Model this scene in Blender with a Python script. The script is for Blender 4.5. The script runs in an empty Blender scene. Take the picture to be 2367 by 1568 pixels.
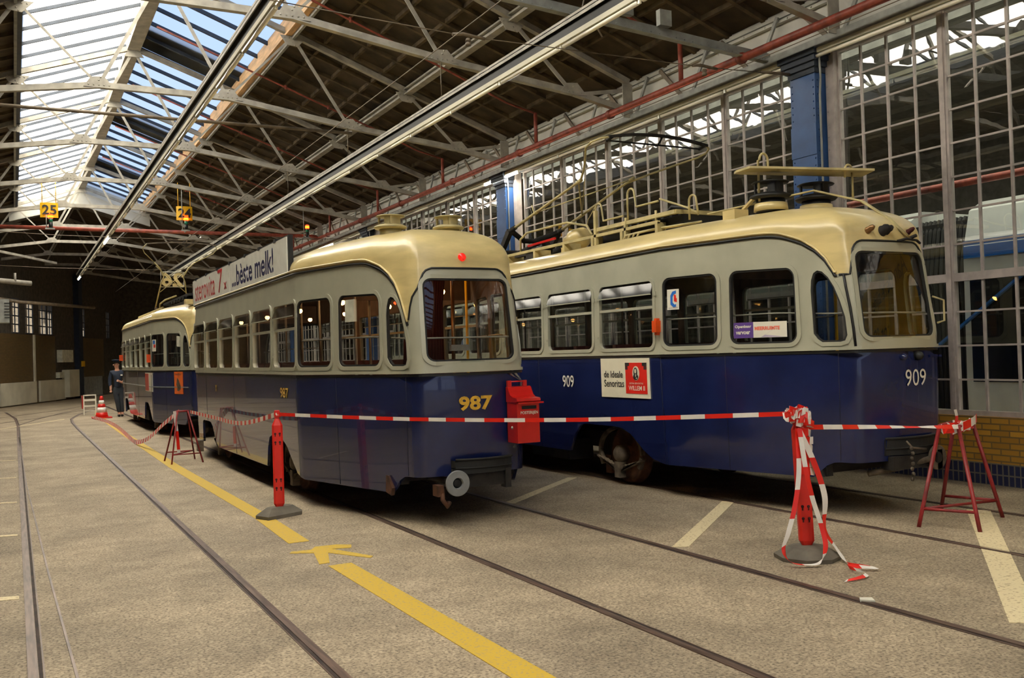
import bpy, math, random
from mathutils import Vector, Matrix
from mathutils.geometry import delaunay_2d_cdt
random.seed(7)
S = bpy.context.scene
COL = S.collection
PI = math.pi
# ------------------------------------------------------------------ camera
F, YAW, PIT, ROL, H = 2176.0, 0.48723, 0.014967, -0.03089, 1.56
fw = Vector((math.sin(YAW)*math.cos(PIT), math.cos(YAW)*math.cos(PIT), math.sin(PIT)))
r0 = Vector((math.cos(YAW), -math.sin(YAW), 0)); u0 = r0.cross(fw)
rr = math.cos(ROL)*r0+math.sin(ROL)*u0; uu = -math.sin(ROL)*r0+math.cos(ROL)*u0
cd = bpy.data.cameras.new('camera'); cam = bpy.data.objects.new('camera', cd); COL.objects.link(cam)
cd.sensor_width = 36.0; cd.lens = 36.0*F/2367.0; cd.clip_start = .05; cd.clip_end = 400
cam.matrix_world = Matrix(((rr.x, uu.x, -fw.x, 0), (rr.y, uu.y, -fw.y, 0), (rr.z, uu.z, -fw.z, H), (0, 0, 0, 1)))
S.camera = cam
# ------------------------------------------------------------------ sky, sun, exposure
W = bpy.data.worlds.new('world'); S.world = W; W.use_nodes = True
nt = W.node_tree; nt.nodes.clear()
out = nt.nodes.new('ShaderNodeOutputWorld'); bg = nt.nodes.new('ShaderNodeBackground')
tc = nt.nodes.new('ShaderNodeTexCoord'); sx = nt.nodes.new('ShaderNodeSeparateXYZ')
nz = nt.nodes.new('ShaderNodeTexNoise'); nz.inputs['Scale'].default_value = 3.0; nz.inputs['Detail'].default_value = 5
ad = nt.nodes.new('ShaderNodeMath'); ad.operation = 'MULTIPLY_ADD'; ad.inputs[1].default_value = .55; ad.inputs[2].default_value = .2
rp = nt.nodes.new('ShaderNodeValToRGB')
rp.color_ramp.elements[0].position = .38; rp.color_ramp.elements[0].color = (.50, .65, 1.0, 1)
rp.color_ramp.elements[1].position = .62; rp.color_ramp.elements[1].color = (.86, .92, 1.0, 1)
nt.links.new(tc.outputs['Generated'], nz.inputs['Vector'])
nt.links.new(nz.outputs['Fac'], ad.inputs[0])
nt.links.new(ad.outputs[0], rp.inputs['Fac'])
nt.links.new(rp.outputs['Color'], bg.inputs['Color'])
bg.inputs['Strength'].default_value = .72
nt.links.new(bg.outputs[0], out.inputs[0])
sd = bpy.data.lights.new('sun', 'SUN'); sd.energy = 30.0; sd.angle = .02; sd.color = (1, .90, .74)
sun = bpy.data.objects.new('sun', sd); COL.objects.link(sun)
sdir = Vector((-math.cos(.33), 0, math.sin(.33)))
sun.rotation_euler = sdir.to_track_quat('Z', 'Y').to_euler()
vs = S.view_settings
vs.view_transform = 'Standard'; vs.look = 'None'; vs.gamma = 1; vs.use_curve_mapping = False; vs.exposure = 0.72
S.cycles.max_bounces = 10; S.cycles.transparent_max_bounces = 24; S.cycles.glossy_bounces = 4
S.cycles.caustics_reflective = False; S.cycles.caustics_refractive = False
S.cycles.sample_clamp_indirect = 8


# ------------------------------------------------------------------ materials
def srgb(r, g, b):
    return tuple(((c/255/12.92) if c/255 <= .04045 else ((c/255+.055)/1.055)**2.4) for c in (r, g, b))+(1,)


MATS = {}


def mat(name, col, rough=.5, metal=0, var=.12, scale=6.0, bump=0, bscale=40, spec=.5, coat=0, emit=None, es=0, stretch=None, col2=None, lo=.35, hi=.65):
    m = bpy.data.materials.new(name); m.use_nodes = True
    n = m.node_tree; b = n.nodes['Principled BSDF']
    c = srgb(*col)
    b.inputs['Roughness'].default_value = rough; b.inputs['Metallic'].default_value = metal
    b.inputs['Specular IOR Level'].default_value = spec; b.inputs['Coat Weight'].default_value = coat
    b.inputs['Coat Roughness'].default_value = .08
    t = n.nodes.new('ShaderNodeTexCoord'); mp = n.nodes.new('ShaderNodeMapping')
    n.links.new(t.outputs['Object'], mp.inputs['Vector'])
    if stretch: mp.inputs['Scale'].default_value = stretch
    x = n.nodes.new('ShaderNodeTexNoise'); x.inputs['Scale'].default_value = scale; x.inputs['Detail'].default_value = 6
    n.links.new(mp.outputs[0], x.inputs['Vector'])
    r = n.nodes.new('ShaderNodeValToRGB')
    c2 = srgb(*col2) if col2 else tuple(max(0, k*(1-var*2)) for k in c[:3])+(1,)
    c1 = c if col2 else tuple(min(1, k*(1+var)) for k in c[:3])+(1,)
    r.color_ramp.elements[0].position = lo; r.color_ramp.elements[1].position = hi
    r.color_ramp.elements[0].color = c2; r.color_ramp.elements[1].color = c1
    n.links.new(x.outputs['Fac'], r.inputs['Fac']); n.links.new(r.outputs['Color'], b.inputs['Base Color'])
    if bump:
        y = n.nodes.new('ShaderNodeTexNoise'); y.inputs['Scale'].default_value = bscale; y.inputs['Detail'].default_value = 4
        n.links.new(mp.outputs[0], y.inputs['Vector'])
        bp = n.nodes.new('ShaderNodeBump'); bp.inputs['Strength'].default_value = bump; bp.inputs['Distance'].default_value = .01
        n.links.new(y.outputs['Fac'], bp.inputs['Height']); n.links.new(bp.outputs[0], b.inputs['Normal'])
    if emit:
        b.inputs['Emission Color'].default_value = srgb(*emit); b.inputs['Emission Strength'].default_value = es
    MATS[name] = m
    return m


def glass(name, tint, ior=1.5, rough=.01, bump=0, bscale=3.0, base=.0):
    m = bpy.data.materials.new(name); m.use_nodes = True
    n = m.node_tree; n.nodes.clear()
    o = n.nodes.new('ShaderNodeOutputMaterial'); mix = n.nodes.new('ShaderNodeMixShader')
    tr = n.nodes.new('ShaderNodeBsdfTransparent'); tr.inputs['Color'].default_value = tint+(1,)
    gl = n.nodes.new('ShaderNodeBsdfGlossy'); gl.inputs['Roughness'].default_value = rough
    fr = n.nodes.new('ShaderNodeFresnel')
    ge = n.nodes.new('ShaderNodeNewGeometry'); mm = n.nodes.new('ShaderNodeMath'); mm.operation = 'MULTIPLY_ADD'; mm.inputs[1].default_value = -2; mm.inputs[2].default_value = 1
    pw_ = n.nodes.new('ShaderNodeMath'); pw_.operation = 'POWER'; pw_.inputs[0].default_value = ior   # same reflection from either face of a thin pane
    n.links.new(ge.outputs['Backfacing'], mm.inputs[0]); n.links.new(mm.outputs[0], pw_.inputs[1]); n.links.new(pw_.outputs[0], fr.inputs['IOR'])
    n.links.new(fr.outputs[0], mix.inputs[0]); n.links.new(tr.outputs[0], mix.inputs[1]); n.links.new(gl.outputs[0], mix.inputs[2])
    if bump:
        t = n.nodes.new('ShaderNodeTexCoord'); x = n.nodes.new('ShaderNodeTexNoise'); x.inputs['Scale'].default_value = bscale
        x.inputs['Detail'].default_value = 2
        n.links.new(t.outputs['Object'], x.inputs['Vector'])
        bp = n.nodes.new('ShaderNodeBump'); bp.inputs['Strength'].default_value = bump; bp.inputs['Distance'].default_value = .02
        n.links.new(x.outputs['Fac'], bp.inputs['Height']); n.links.new(bp.outputs[0], gl.inputs['Normal']); n.links.new(bp.outputs[0], fr.inputs['Normal'])
    n.links.new(mix.outputs[0], o.inputs[0])
    MATS[name] = m
    return m


def emitter(name, col, s):
    m = bpy.data.materials.new(name); m.use_nodes = True
    n = m.node_tree; n.nodes.clear(); o = n.nodes.new('ShaderNodeOutputMaterial'); e = n.nodes.new('ShaderNodeEmission')
    e.inputs[0].default_value = srgb(*col); e.inputs[1].default_value = s; n.links.new(e.outputs[0], o.inputs[0]); MATS[name] = m
    return m


mat('steel_paint', (168, 163, 150), .5, var=.14, scale=5)
mat('steel_grey', (150, 152, 146), .5, var=.12)
mat('girder_grey', (196, 195, 186), .55, var=.06, scale=2)
mat('tan_wood', (214, 172, 122), .6, var=.15, scale=12, stretch=(1, .15, 1))
mat('rust_pipe', (142, 66, 50), .5, var=.2, scale=8)
mat('brown_pipe', (112, 98, 78), .5, var=.2)
mat('ceiling_board', (78, 66, 50), .9, var=.25, scale=2.2, stretch=(1, 1, 1), bump=.3, bscale=30)
mat('ceiling_rib', (96, 82, 60), .9, var=.25, scale=5)
mat('dark_bar', (52, 60, 72), .6)
mat('blue', (25, 35, 78), .22, var=.12, scale=2.5, coat=.6, bump=.02, bscale=3)
MATS['blue'].node_tree.nodes['Principled BSDF'].inputs['Coat Roughness'].default_value = .02
mat('grey', (172, 171, 150), .32, var=.05, scale=3, coat=.15)
mat('cream', (212, 192, 134), .3, var=.09, scale=3, coat=.2, stretch=(1, .5, 3))
mat('cream_dark', (188, 174, 124), .45, var=.12)
mat('inner', (92, 72, 56), .7, var=.15)
mat('black', (22, 22, 21), .5, var=.1)
mat('rubber', (30, 30, 28), .7)
mat('chassis', (38, 34, 30), .8, var=.3, scale=8, bump=.3)
mat('chassis_light', (104, 92, 76), .7, var=.3, scale=9, bump=.3)
mat('rusty', (88, 56, 36), .8, var=.3, scale=9)
mat('buffer_grey', (132, 134, 134), .55, var=.1)
mat('white_sign', (246, 246, 234), .25, var=.03, coat=.3)
mat('sign_cream', (228, 222, 196), .3, var=.02)
mat('red', (196, 30, 24), .3, var=.06, coat=.3)
mat('red_plastic', (222, 42, 30), .4, var=.05)
mat('tape_red', (232, 40, 26), .35, var=.04)
mat('tape_white', (236, 230, 220), .35, var=.04)
mat('trestle_red', (138, 34, 34), .45, var=.2)
mat('ink_red', (190, 34, 40), .4, var=.02)
mat('ink_navy', (36, 38, 88), .4, var=.02)
mat('ink_black', (30, 28, 26), .5, var=.02)
mat('ink_white', (226, 222, 204), .4, var=.02)
mat('gold', (224, 178, 62), .35, var=.15, scale=20)
mat('yellow', (242, 186, 26), .4, var=.04)
mat('yellow_paint', (200, 166, 46), .7, col2=(176, 152, 92), scale=55, lo=.36, hi=.46)
mat('white_paint', (224, 208, 166), .7, col2=(178, 156, 118), scale=40, lo=.33, hi=.45)
mat('rail_steel', (112, 92, 80), .4, .35, var=.25, scale=10, stretch=(4, .3, 1))
mat('rail_dark', (58, 44, 36), .8, var=.3)
mat('orange', (236, 84, 20), .4)
mat('poster_orange', (232, 110, 40), .4, var=.1)
mat('purple', (96, 70, 140), .4, var=.02)
mat('bank_blue', (40, 110, 200), .4, var=.02)
mat('salmon', (240, 120, 96), .4, var=.02)
mat('lilac', (186, 172, 192), .4, var=.05)
mat('column_blue', (46, 84, 138), .4, var=.12, scale=3)
mat('mullion', (174, 164, 158), .45, var=.1, scale=7)
mat('rubber_base', (110, 103, 90), .85, var=.12, bump=.2)
mat('wall_dark', (72, 66, 56), .9, var=.2)
mat('wall_tile', (118, 94, 58), .6, var=.2, scale=3)
mat('panel_white', (206, 202, 180), .6, var=.08, scale=1.2)
mat('leather', (74, 32, 26), .5)
mat('curtain', (74, 22, 20), .85)
mat('uniform', (32, 42, 60), .8)
mat('trousers', (48, 56, 64), .85)
mat('skin', (204, 150, 122), .55, var=.05)
mat('hi_white', (214, 216, 210), .35, var=.03)
mat('hi_blue', (38, 104, 186), .3, var=.03)
mat('hi_black', (16, 18, 20), .15)
mat('green_lens', (24, 110, 80), .3)
mat('brass', (150, 112, 70), .35, .6)
mat('oil_paper', (206, 206, 186), .6)
mat('asphalt_far', (120, 108, 88), .9)
mat('neighbour_wall', (104, 103, 98), .9)
glass('tram_glass', (.80, .82, .80), 1.62, .01)
glass('flap_glass', (.42, .46, .44), 1.5, .06)
glass('wall_glass', (.58, .62, .62), 2.4, .008, bump=.035, bscale=2.6)
emitter('tube_lit', (255, 246, 226), 12)
emitter('tube_lit_blue', (200, 205, 255), 14)
emitter('bulb', (255, 176, 96), 24)
emitter('red_glow', (255, 52, 20), 5)
mat('tail_glow', (220, 30, 24), .25, var=.3, scale=60, coat=.5, emit=(255, 40, 24), es=.45)
emitter('amber_glow', (255, 150, 20), 5)
mat('tube_off', (246, 240, 222), .18, var=.02, coat=.6)
# milky skylight glass
m = bpy.data.materials.new('milk_glass'); m.use_nodes = True; n = m.node_tree; n.nodes.clear()
o_ = n.nodes.new('ShaderNodeOutputMaterial'); tl = n.nodes.new('ShaderNodeBsdfTranslucent'); tp = n.nodes.new('ShaderNodeBsdfTransparent')
mx = n.nodes.new('ShaderNodeMixShader'); mx.inputs[0].default_value = .0
tl.inputs[0].default_value = (.96, .96, .93, 1); n.links.new(tl.outputs[0], mx.inputs[1]); n.links.new(tp.outputs[0], mx.inputs[2])
n.links.new(mx.outputs[0], o_.inputs[0]); MATS['milk_glass'] = m
m = MATS['milk_glass'].copy(); m.name = 'roof_glass'; MATS['roof_glass'] = m
for x in m.node_tree.nodes:
    if x.type == 'BSDF_TRANSLUCENT': x.inputs[0].default_value = (.80, .90, 1, 1)
    if x.type == 'BSDF_TRANSPARENT': x.inputs[0].default_value = (.80, .90, 1, 1)
    if x.type == 'MIX_SHADER': x.inputs[0].default_value = .5
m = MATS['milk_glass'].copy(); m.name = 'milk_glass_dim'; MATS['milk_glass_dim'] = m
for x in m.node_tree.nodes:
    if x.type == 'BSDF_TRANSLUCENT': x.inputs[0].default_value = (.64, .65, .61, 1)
# concrete floor with exposed aggregate
m = mat('concrete', (170, 154, 128), .78, var=.12, scale=.9)
n = m.node_tree; b = n.nodes['Principled BSDF']
rampc = [x for x in n.nodes if x.type == 'VALTORGB'][0]; mp = [x for x in n.nodes if x.type == 'MAPPING'][0]
vo = n.nodes.new('ShaderNodeTexVoronoi'); vo.inputs['Scale'].default_value = 55; n.links.new(mp.outputs[0], vo.inputs['Vector'])
n2 = n.nodes.new('ShaderNodeTexNoise'); n2.inputs['Scale'].default_value = 62; n2.inputs['Detail'].default_value = 3; n.links.new(mp.outputs[0], n2.inputs['Vector'])
r2 = n.nodes.new('ShaderNodeValToRGB'); r2.color_ramp.elements[0].position = .34; r2.color_ramp.elements[1].position = .52
r2.color_ramp.elements[0].color = (.26, .24, .23, 1); r2.color_ramp.elements[1].color = (1, 1, 1, 1); n.links.new(n2.outputs['Fac'], r2.inputs['Fac'])
hs = n.nodes.new('ShaderNodeMix'); hs.data_type = 'RGBA'; hs.blend_type = 'MULTIPLY'; hs.inputs[0].default_value = .8
n.links.new(rampc.outputs[0], hs.inputs[6]); n.links.new(r2.outputs[0], hs.inputs[7])
h2 = n.nodes.new('ShaderNodeMix'); h2.data_type = 'RGBA'; h2.blend_type = 'OVERLAY'; h2.inputs[0].default_value = .28
bw_ = n.nodes.new('ShaderNodeRGBToBW'); n.links.new(vo.outputs['Color'], bw_.inputs[0]); n.links.new(hs.outputs[2], h2.inputs[6]); n.links.new(bw_.outputs[0], h2.inputs[7])
h3 = n.nodes.new('ShaderNodeMix'); h3.data_type = 'RGBA'; h3.blend_type = 'MULTIPLY'; h3.inputs[0].default_value = .55
n3 = n.nodes.new('ShaderNodeTexNoise'); n3.inputs['Scale'].default_value = 2.6; n3.inputs['Detail'].default_value = 8; n3.inputs['Roughness'].default_value = .7
n.links.new(mp.outputs[0], n3.inputs['Vector']); r3 = n.nodes.new('ShaderNodeValToRGB')
r3.color_ramp.elements[0].position = .3; r3.color_ramp.elements[1].position = .6; r3.color_ramp.elements[0].color = (.56, .53, .50, 1); r3.color_ramp.elements[1].color = (1.1, 1.1, 1.1, 1)
n.links.new(n3.outputs['Fac'], r3.inputs['Fac']); n.links.new(h2.outputs[2], h3.inputs[6]); n.links.new(r3.outputs[0], h3.inputs[7])
n.links.new(h3.outputs[2], b.inputs['Base Color'])
bp = n.nodes.new('ShaderNodeBump'); bp.inputs['Strength'].default_value = .35; bp.inputs['Distance'].default_value = .004
n.links.new(n2.outputs['Fac'], bp.inputs['Height']); n.links.new(bp.outputs[0], b.inputs['Normal'])


def brickmat(name, c1, c2, mortar, bw, bh, ms=.008, off=.5, rough=.4):
    m = mat(name, c1, rough); n = m.node_tree; b = n.nodes['Principled BSDF']
    t = [x for x in n.nodes if x.type == 'TEX_COORD'][0]
    sp = n.nodes.new('ShaderNodeSeparateXYZ'); cb = n.nodes.new('ShaderNodeCombineXYZ')
    n.links.new(t.outputs['Object'], sp.inputs[0]); ax = n.nodes.new('ShaderNodeMath'); ax.operation = 'ADD'
    n.links.new(sp.outputs[0], ax.inputs[0]); n.links.new(sp.outputs[1], ax.inputs[1])
    n.links.new(ax.outputs[0], cb.inputs[0]); n.links.new(sp.outputs[2], cb.inputs[1])
    k = n.nodes.new('ShaderNodeTexBrick'); k.inputs['Scale'].default_value = 1; k.inputs['Brick Width'].default_value = bw
    k.inputs['Row Height'].default_value = bh; k.inputs['Mortar Size'].default_value = ms; k.offset = off
    k.inputs['Color1'].default_value = srgb(*c1); k.inputs['Color2'].default_value = srgb(*c2); k.inputs['Mortar'].default_value = srgb(*mortar)
    n.links.new(cb.outputs[0], k.inputs['Vector']); n.links.new(k.outputs['Color'], b.inputs['Base Color'])


brickmat('brick_yellow', (196, 146, 56), (164, 120, 48), (120, 96, 60), .21, .065)
brickmat('tile_navy', (26, 32, 66), (34, 40, 74), (112, 106, 92), .066, .115, off=0)
brickmat('tile_brown', (112, 92, 56), (96, 78, 48), (62, 52, 38), .21, .065)

# ------------------------------------------------------------------ mesh builder
ROOTS = {}


def rootloc(o):
    while o.parent: o = o.parent
    return Vector(ROOTS.get(o.name, o.location))


class MB:
    def __init__(s): s.v = []; s.f = []; s.mi = []; s.sm = []; s.cur = 0; s.smooth = False

    def add(s, vs, fs, smooth=None):
        k = len(s.v); s.v += [tuple(p) for p in vs]
        for f in fs: s.f.append([i+k for i in f]); s.mi.append(s.cur); s.sm.append(s.smooth if smooth is None else smooth)
        return s

    def box(s, x0, x1, y0, y1, z0, z1):
        return s.add([(x0, y0, z0), (x1, y0, z0), (x1, y1, z0), (x0, y1, z0), (x0, y0, z1), (x1, y0, z1), (x1, y1, z1), (x0, y1, z1)],
                     [(0, 3, 2, 1), (4, 5, 6, 7), (0, 1, 5, 4), (1, 2, 6, 5), (2, 3, 7, 6), (3, 0, 4, 7)])

    def beam(s, p, q, w, h, up=(0, 0, 1)):
        p = Vector(p); q = Vector(q); d = (q-p).normalized(); up = Vector(up)
        a = d.cross(up)
        if a.length < 1e-4: a = d.cross(Vector((0, 1, 0)))
        a.normalize(); b = a.cross(d); a *= w/2; b *= h/2
        return s.add([p-a-b, p+a-b, p+a+b, p-a+b, q-a-b, q+a-b, q+a+b, q-a+b], [(0, 1, 2, 3), (4, 7, 6, 5), (0, 4, 5, 1), (1, 5, 6, 2), (2, 6, 7, 3), (3, 7, 4, 0)])

    def angle(s, p, q, w, h, t=.012, up=(0, 0, 1)):
        """T shaped section: a flat flange and a web, like riveted angle iron"""
        p = Vector(p); q = Vector(q); d = (q-p).normalized(); a = d.cross(Vector(up)).normalized(); b = a.cross(d)
        s.beam(p, q, w, t, up); s.beam(p+b*h/2, q+b*h/2, t*1.5, h, up)
        return s

    def tube(s, pts, r, n=8, cap=True, closed=False):
        pts = [Vector(p) for p in pts]; N = len(pts); rings = []; prev = None
        for i, p in enumerate(pts):
            if closed: d = pts[(i+1) % N]-pts[i-1]
            else: d = pts[min(i+1, N-1)]-pts[max(i-1, 0)]
            d.normalize()
            if prev is None:
                a = d.cross(Vector((0, 0, 1)))
                if a.length < .05: a = d.cross(Vector((0, 1, 0)))
            else: a = prev-d*prev.dot(d)
            a.normalize(); prev = a; b = d.cross(a)
            R = r[i] if isinstance(r, (list, tuple)) else r
            rings.append([p+a*math.cos(2*PI*k/n)*R+b*math.sin(2*PI*k/n)*R for k in range(n)])
        vs = [v for g in rings for v in g]; fs = []
        for i in range(N if closed else N-1):
            j = (i+1) % N
            for k in range(n): fs.append((i*n+k, i*n+(k+1) % n, j*n+(k+1) % n, j*n+k))
        if cap and not closed: fs += [tuple(range(n))[::-1], tuple((N-1)*n+k for k in range(n))]
        return s.add(vs, fs, True)

    def lathe(s, o, prof, axis=(0, 0, 1), n=24, a0=0, a1=2*PI):
        o = Vector(o); ax = Vector(axis).normalized(); a = ax.cross(Vector((0, 1, 0)))
        if a.length < .1: a = ax.cross(Vector((1, 0, 0)))
        a.normalize(); b = ax.cross(a); full = abs(a1-a0-2*PI) < 1e-6; m = n if full else n+1
        vs = []
        for r, z in prof:
            for k in range(m):
                t = a0+(a1-a0)*k/n; vs.append(o+ax*z+(a*math.cos(t)+b*math.sin(t))*r)
        fs = []
        for i in range(len(prof)-1):
            for k in range(n):
                k2 = (k+1) % m; fs.append((i*m+k, i*m+k2, (i+1)*m+k2, (i+1)*m+k))
        if full:
            if prof[0][0] > 1e-4: fs.append(tuple(range(m))[::-1])
            if prof[-1][0] > 1e-4: fs.append(tuple((len(prof)-1)*m+k for k in range(m)))
        return s.add(vs, fs, True)

    def prism(s, pts, d):
        pts = [Vector(p) for p in pts]; d = Vector(d); N = len(pts)
        fs = [tuple(range(N))[::-1], tuple(range(N, 2*N))]+[(i, (i+1) % N, N+(i+1) % N, N+i) for i in range(N)]
        return s.add(pts+[p+d for p in pts], fs)

    def ribbon(s, pts, w, up=(0, 0, 1), seg=None, flip=0):
        """thin tape through pts, one quad per step; slots alternate by length seg"""
        pts = [Vector(p) for p in pts]; L = flip*seg if seg else 0; vs = []
        for i, p in enumerate(pts):
            u = Vector(up[i]) if isinstance(up, list) else Vector(up)
            u = u.normalized()*w/2; vs += [p-u, p+u]
        for i in range(len(pts)-1):
            if seg: s.cur = int(L/seg) % 2; L += (pts[i+1]-pts[i]).length
            s.add([vs[2*i], vs[2*i+1], vs[2*i+3], vs[2*i+2]], [(0, 1, 2, 3)])
        return s

    def build(s, name, mats, parent=None, label=None):
        me = bpy.data.meshes.new(name)
        off = rootloc(parent) if parent else Vector((0, 0, 0))
        me.from_pydata([tuple(Vector(v)-off) for v in s.v], [], s.f)
        if isinstance(mats, str): mats = [mats]
        for k in mats: me.materials.append(MATS[k])
        for p, mi, sm in zip(me.polygons, s.mi, s.sm): p.material_index = mi; p.use_smooth = sm
        me.update()
        o = bpy.data.objects.new(name, me); COL.objects.link(o)
        if parent: o.parent = parent
        if label: o['label'] = label
        return o


def thing(name, loc, label, cat, group=None):
    o = bpy.data.objects.new(name, None); COL.objects.link(o); o.location = loc; ROOTS[o.name] = tuple(loc)
    o['label'] = label; o['category'] = cat
    if group: o['group'] = group
    return o


def tag(o, label, cat, group=None):
    o['label'] = label; o['category'] = cat
    if group: o['group'] = group
    return o


def struct(o): o['kind'] = 'structure'; return o


def copy_tree(o, loc=None, parent=None):
    c = o.copy(); COL.objects.link(c); c.parent = parent
    if loc is not None: c.location = loc
    for ch in list(o.children): copy_tree(ch, None, c)
    return c


def text(body, parent, mname, org, xd, yd, w, h, name='lettering', bold=0.0, depth=.002, shear=0):
    """letters fitted to a w x h box whose lower left corner is org, on the plane of xd, yd"""
    cu = bpy.data.curves.new(name, 'FONT'); cu.body = body; cu.offset = bold; cu.shear = shear; cu.resolution_u = 3
    cu.fill_mode = 'FRONT'
    ob = bpy.data.objects.new(name, cu); COL.objects.link(ob)
    dg = bpy.context.evaluated_depsgraph_get()
    me = bpy.data.meshes.new_from_object(ob.evaluated_get(dg))
    bpy.data.objects.remove(ob); bpy.data.curves.remove(cu)
    xs = [v.co.x for v in me.vertices]; ys = [v.co.y for v in me.vertices]
    x0, x1, y0, y1 = min(xs), max(xs), min(ys), max(ys)
    xd = Vector(xd).normalized(); yd = Vector(yd).normalized(); nn = xd.cross(yd)
    off = rootloc(parent) if parent else Vector((0, 0, 0)); org = Vector(org)
    for v in me.vertices:
        a = (v.co.x-x0)/(x1-x0)*w; b = (v.co.y-y0)/(y1-y0)*h
        v.co = org+xd*a+yd*b+nn*depth-off
    me.materials.clear(); me.materials.append(MATS[mname]); me.name = name
    o = bpy.data.objects.new(name, me); COL.objects.link(o)
    if parent: o.parent = parent
    return o


def lerp(a, b, t): return a+(b-a)*t


def interp(x, tab):
    if x <= tab[0][0]: return tab[0][1]
    for (a, b), (c, d) in zip(tab, tab[1:]):
        if x <= c: return b+(d-b)*(x-a)/(c-a)
    return tab[-1][1]


def smoothstep(a, b, x):
    t = max(0, min(1, (x-a)/(b-a))); return t*t*(3-2*t)


# ------------------------------------------------------------------ tram bodies
def pip(x, y, poly):
    c = False; j = len(poly)-1
    for i in range(len(poly)):
        xi, yi = poly[i]; xj, yj = poly[j]
        if (yi > y) != (yj > y) and x < (xj-xi)*(y-yi)/(yj-yi)+xi: c = not c
        j = i
    return c


def dens(poly, st):
    o = []
    for i, p in enumerate(poly):
        q = poly[(i+1) % len(poly)]; n = max(1, int(math.hypot(q[0]-p[0], q[1]-p[1])/st))
        for k in range(n): o.append((lerp(p[0], q[0], k/n), lerp(p[1], q[1], k/n)))
    return o


def cdt(outline, holes, pts):
    vs = []; es = []
    for loop in [outline]+holes:
        k = len(vs); vs += [Vector(p) for p in loop]; es += [(k+i, k+(i+1) % len(loop)) for i in range(len(loop))]
    for p in pts:
        if pip(p[0], p[1], outline) and not any(pip(p[0], p[1], h) for h in holes): vs.append(Vector(p))
    r = delaunay_2d_cdt(vs, es, [], 0, 1e-5)
    V = [(v.x, v.y) for v in r[0]]; T = []
    for f in r[2]:
        cx = sum(V[i][0] for i in f)/len(f); cy = sum(V[i][1] for i in f)/len(f)
        if pip(cx, cy, outline) and not any(pip(cx, cy, h) for h in holes): T.append(tuple(f))
    return V, T


def rrect(a0, a1, b0, b1, r, n=5):
    o = []
    for cx, cy, t in ((a1-r, b1-r, 0), (a0+r, b1-r, 90), (a0+r, b0+r, 180), (a1-r, b0+r, 270)):
        for k in range(n+1):
            t_ = math.radians(t+90*k/n); o.append((cx+r*math.cos(t_), cy+r*math.sin(t_)))
    return o


def scaleloop(lp, d):
    """move loop points outward by d"""
    n = len(lp); o = []
    for i in range(n):
        x0, y0 = lp[i-1]; x1, y1 = lp[(i+1) % n]; tx, ty = x1-x0, y1-y0; l = math.hypot(tx, ty) or 1
        o.append((lp[i][0]+ty/l*d, lp[i][1]-tx/l*d))
    return o


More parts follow.
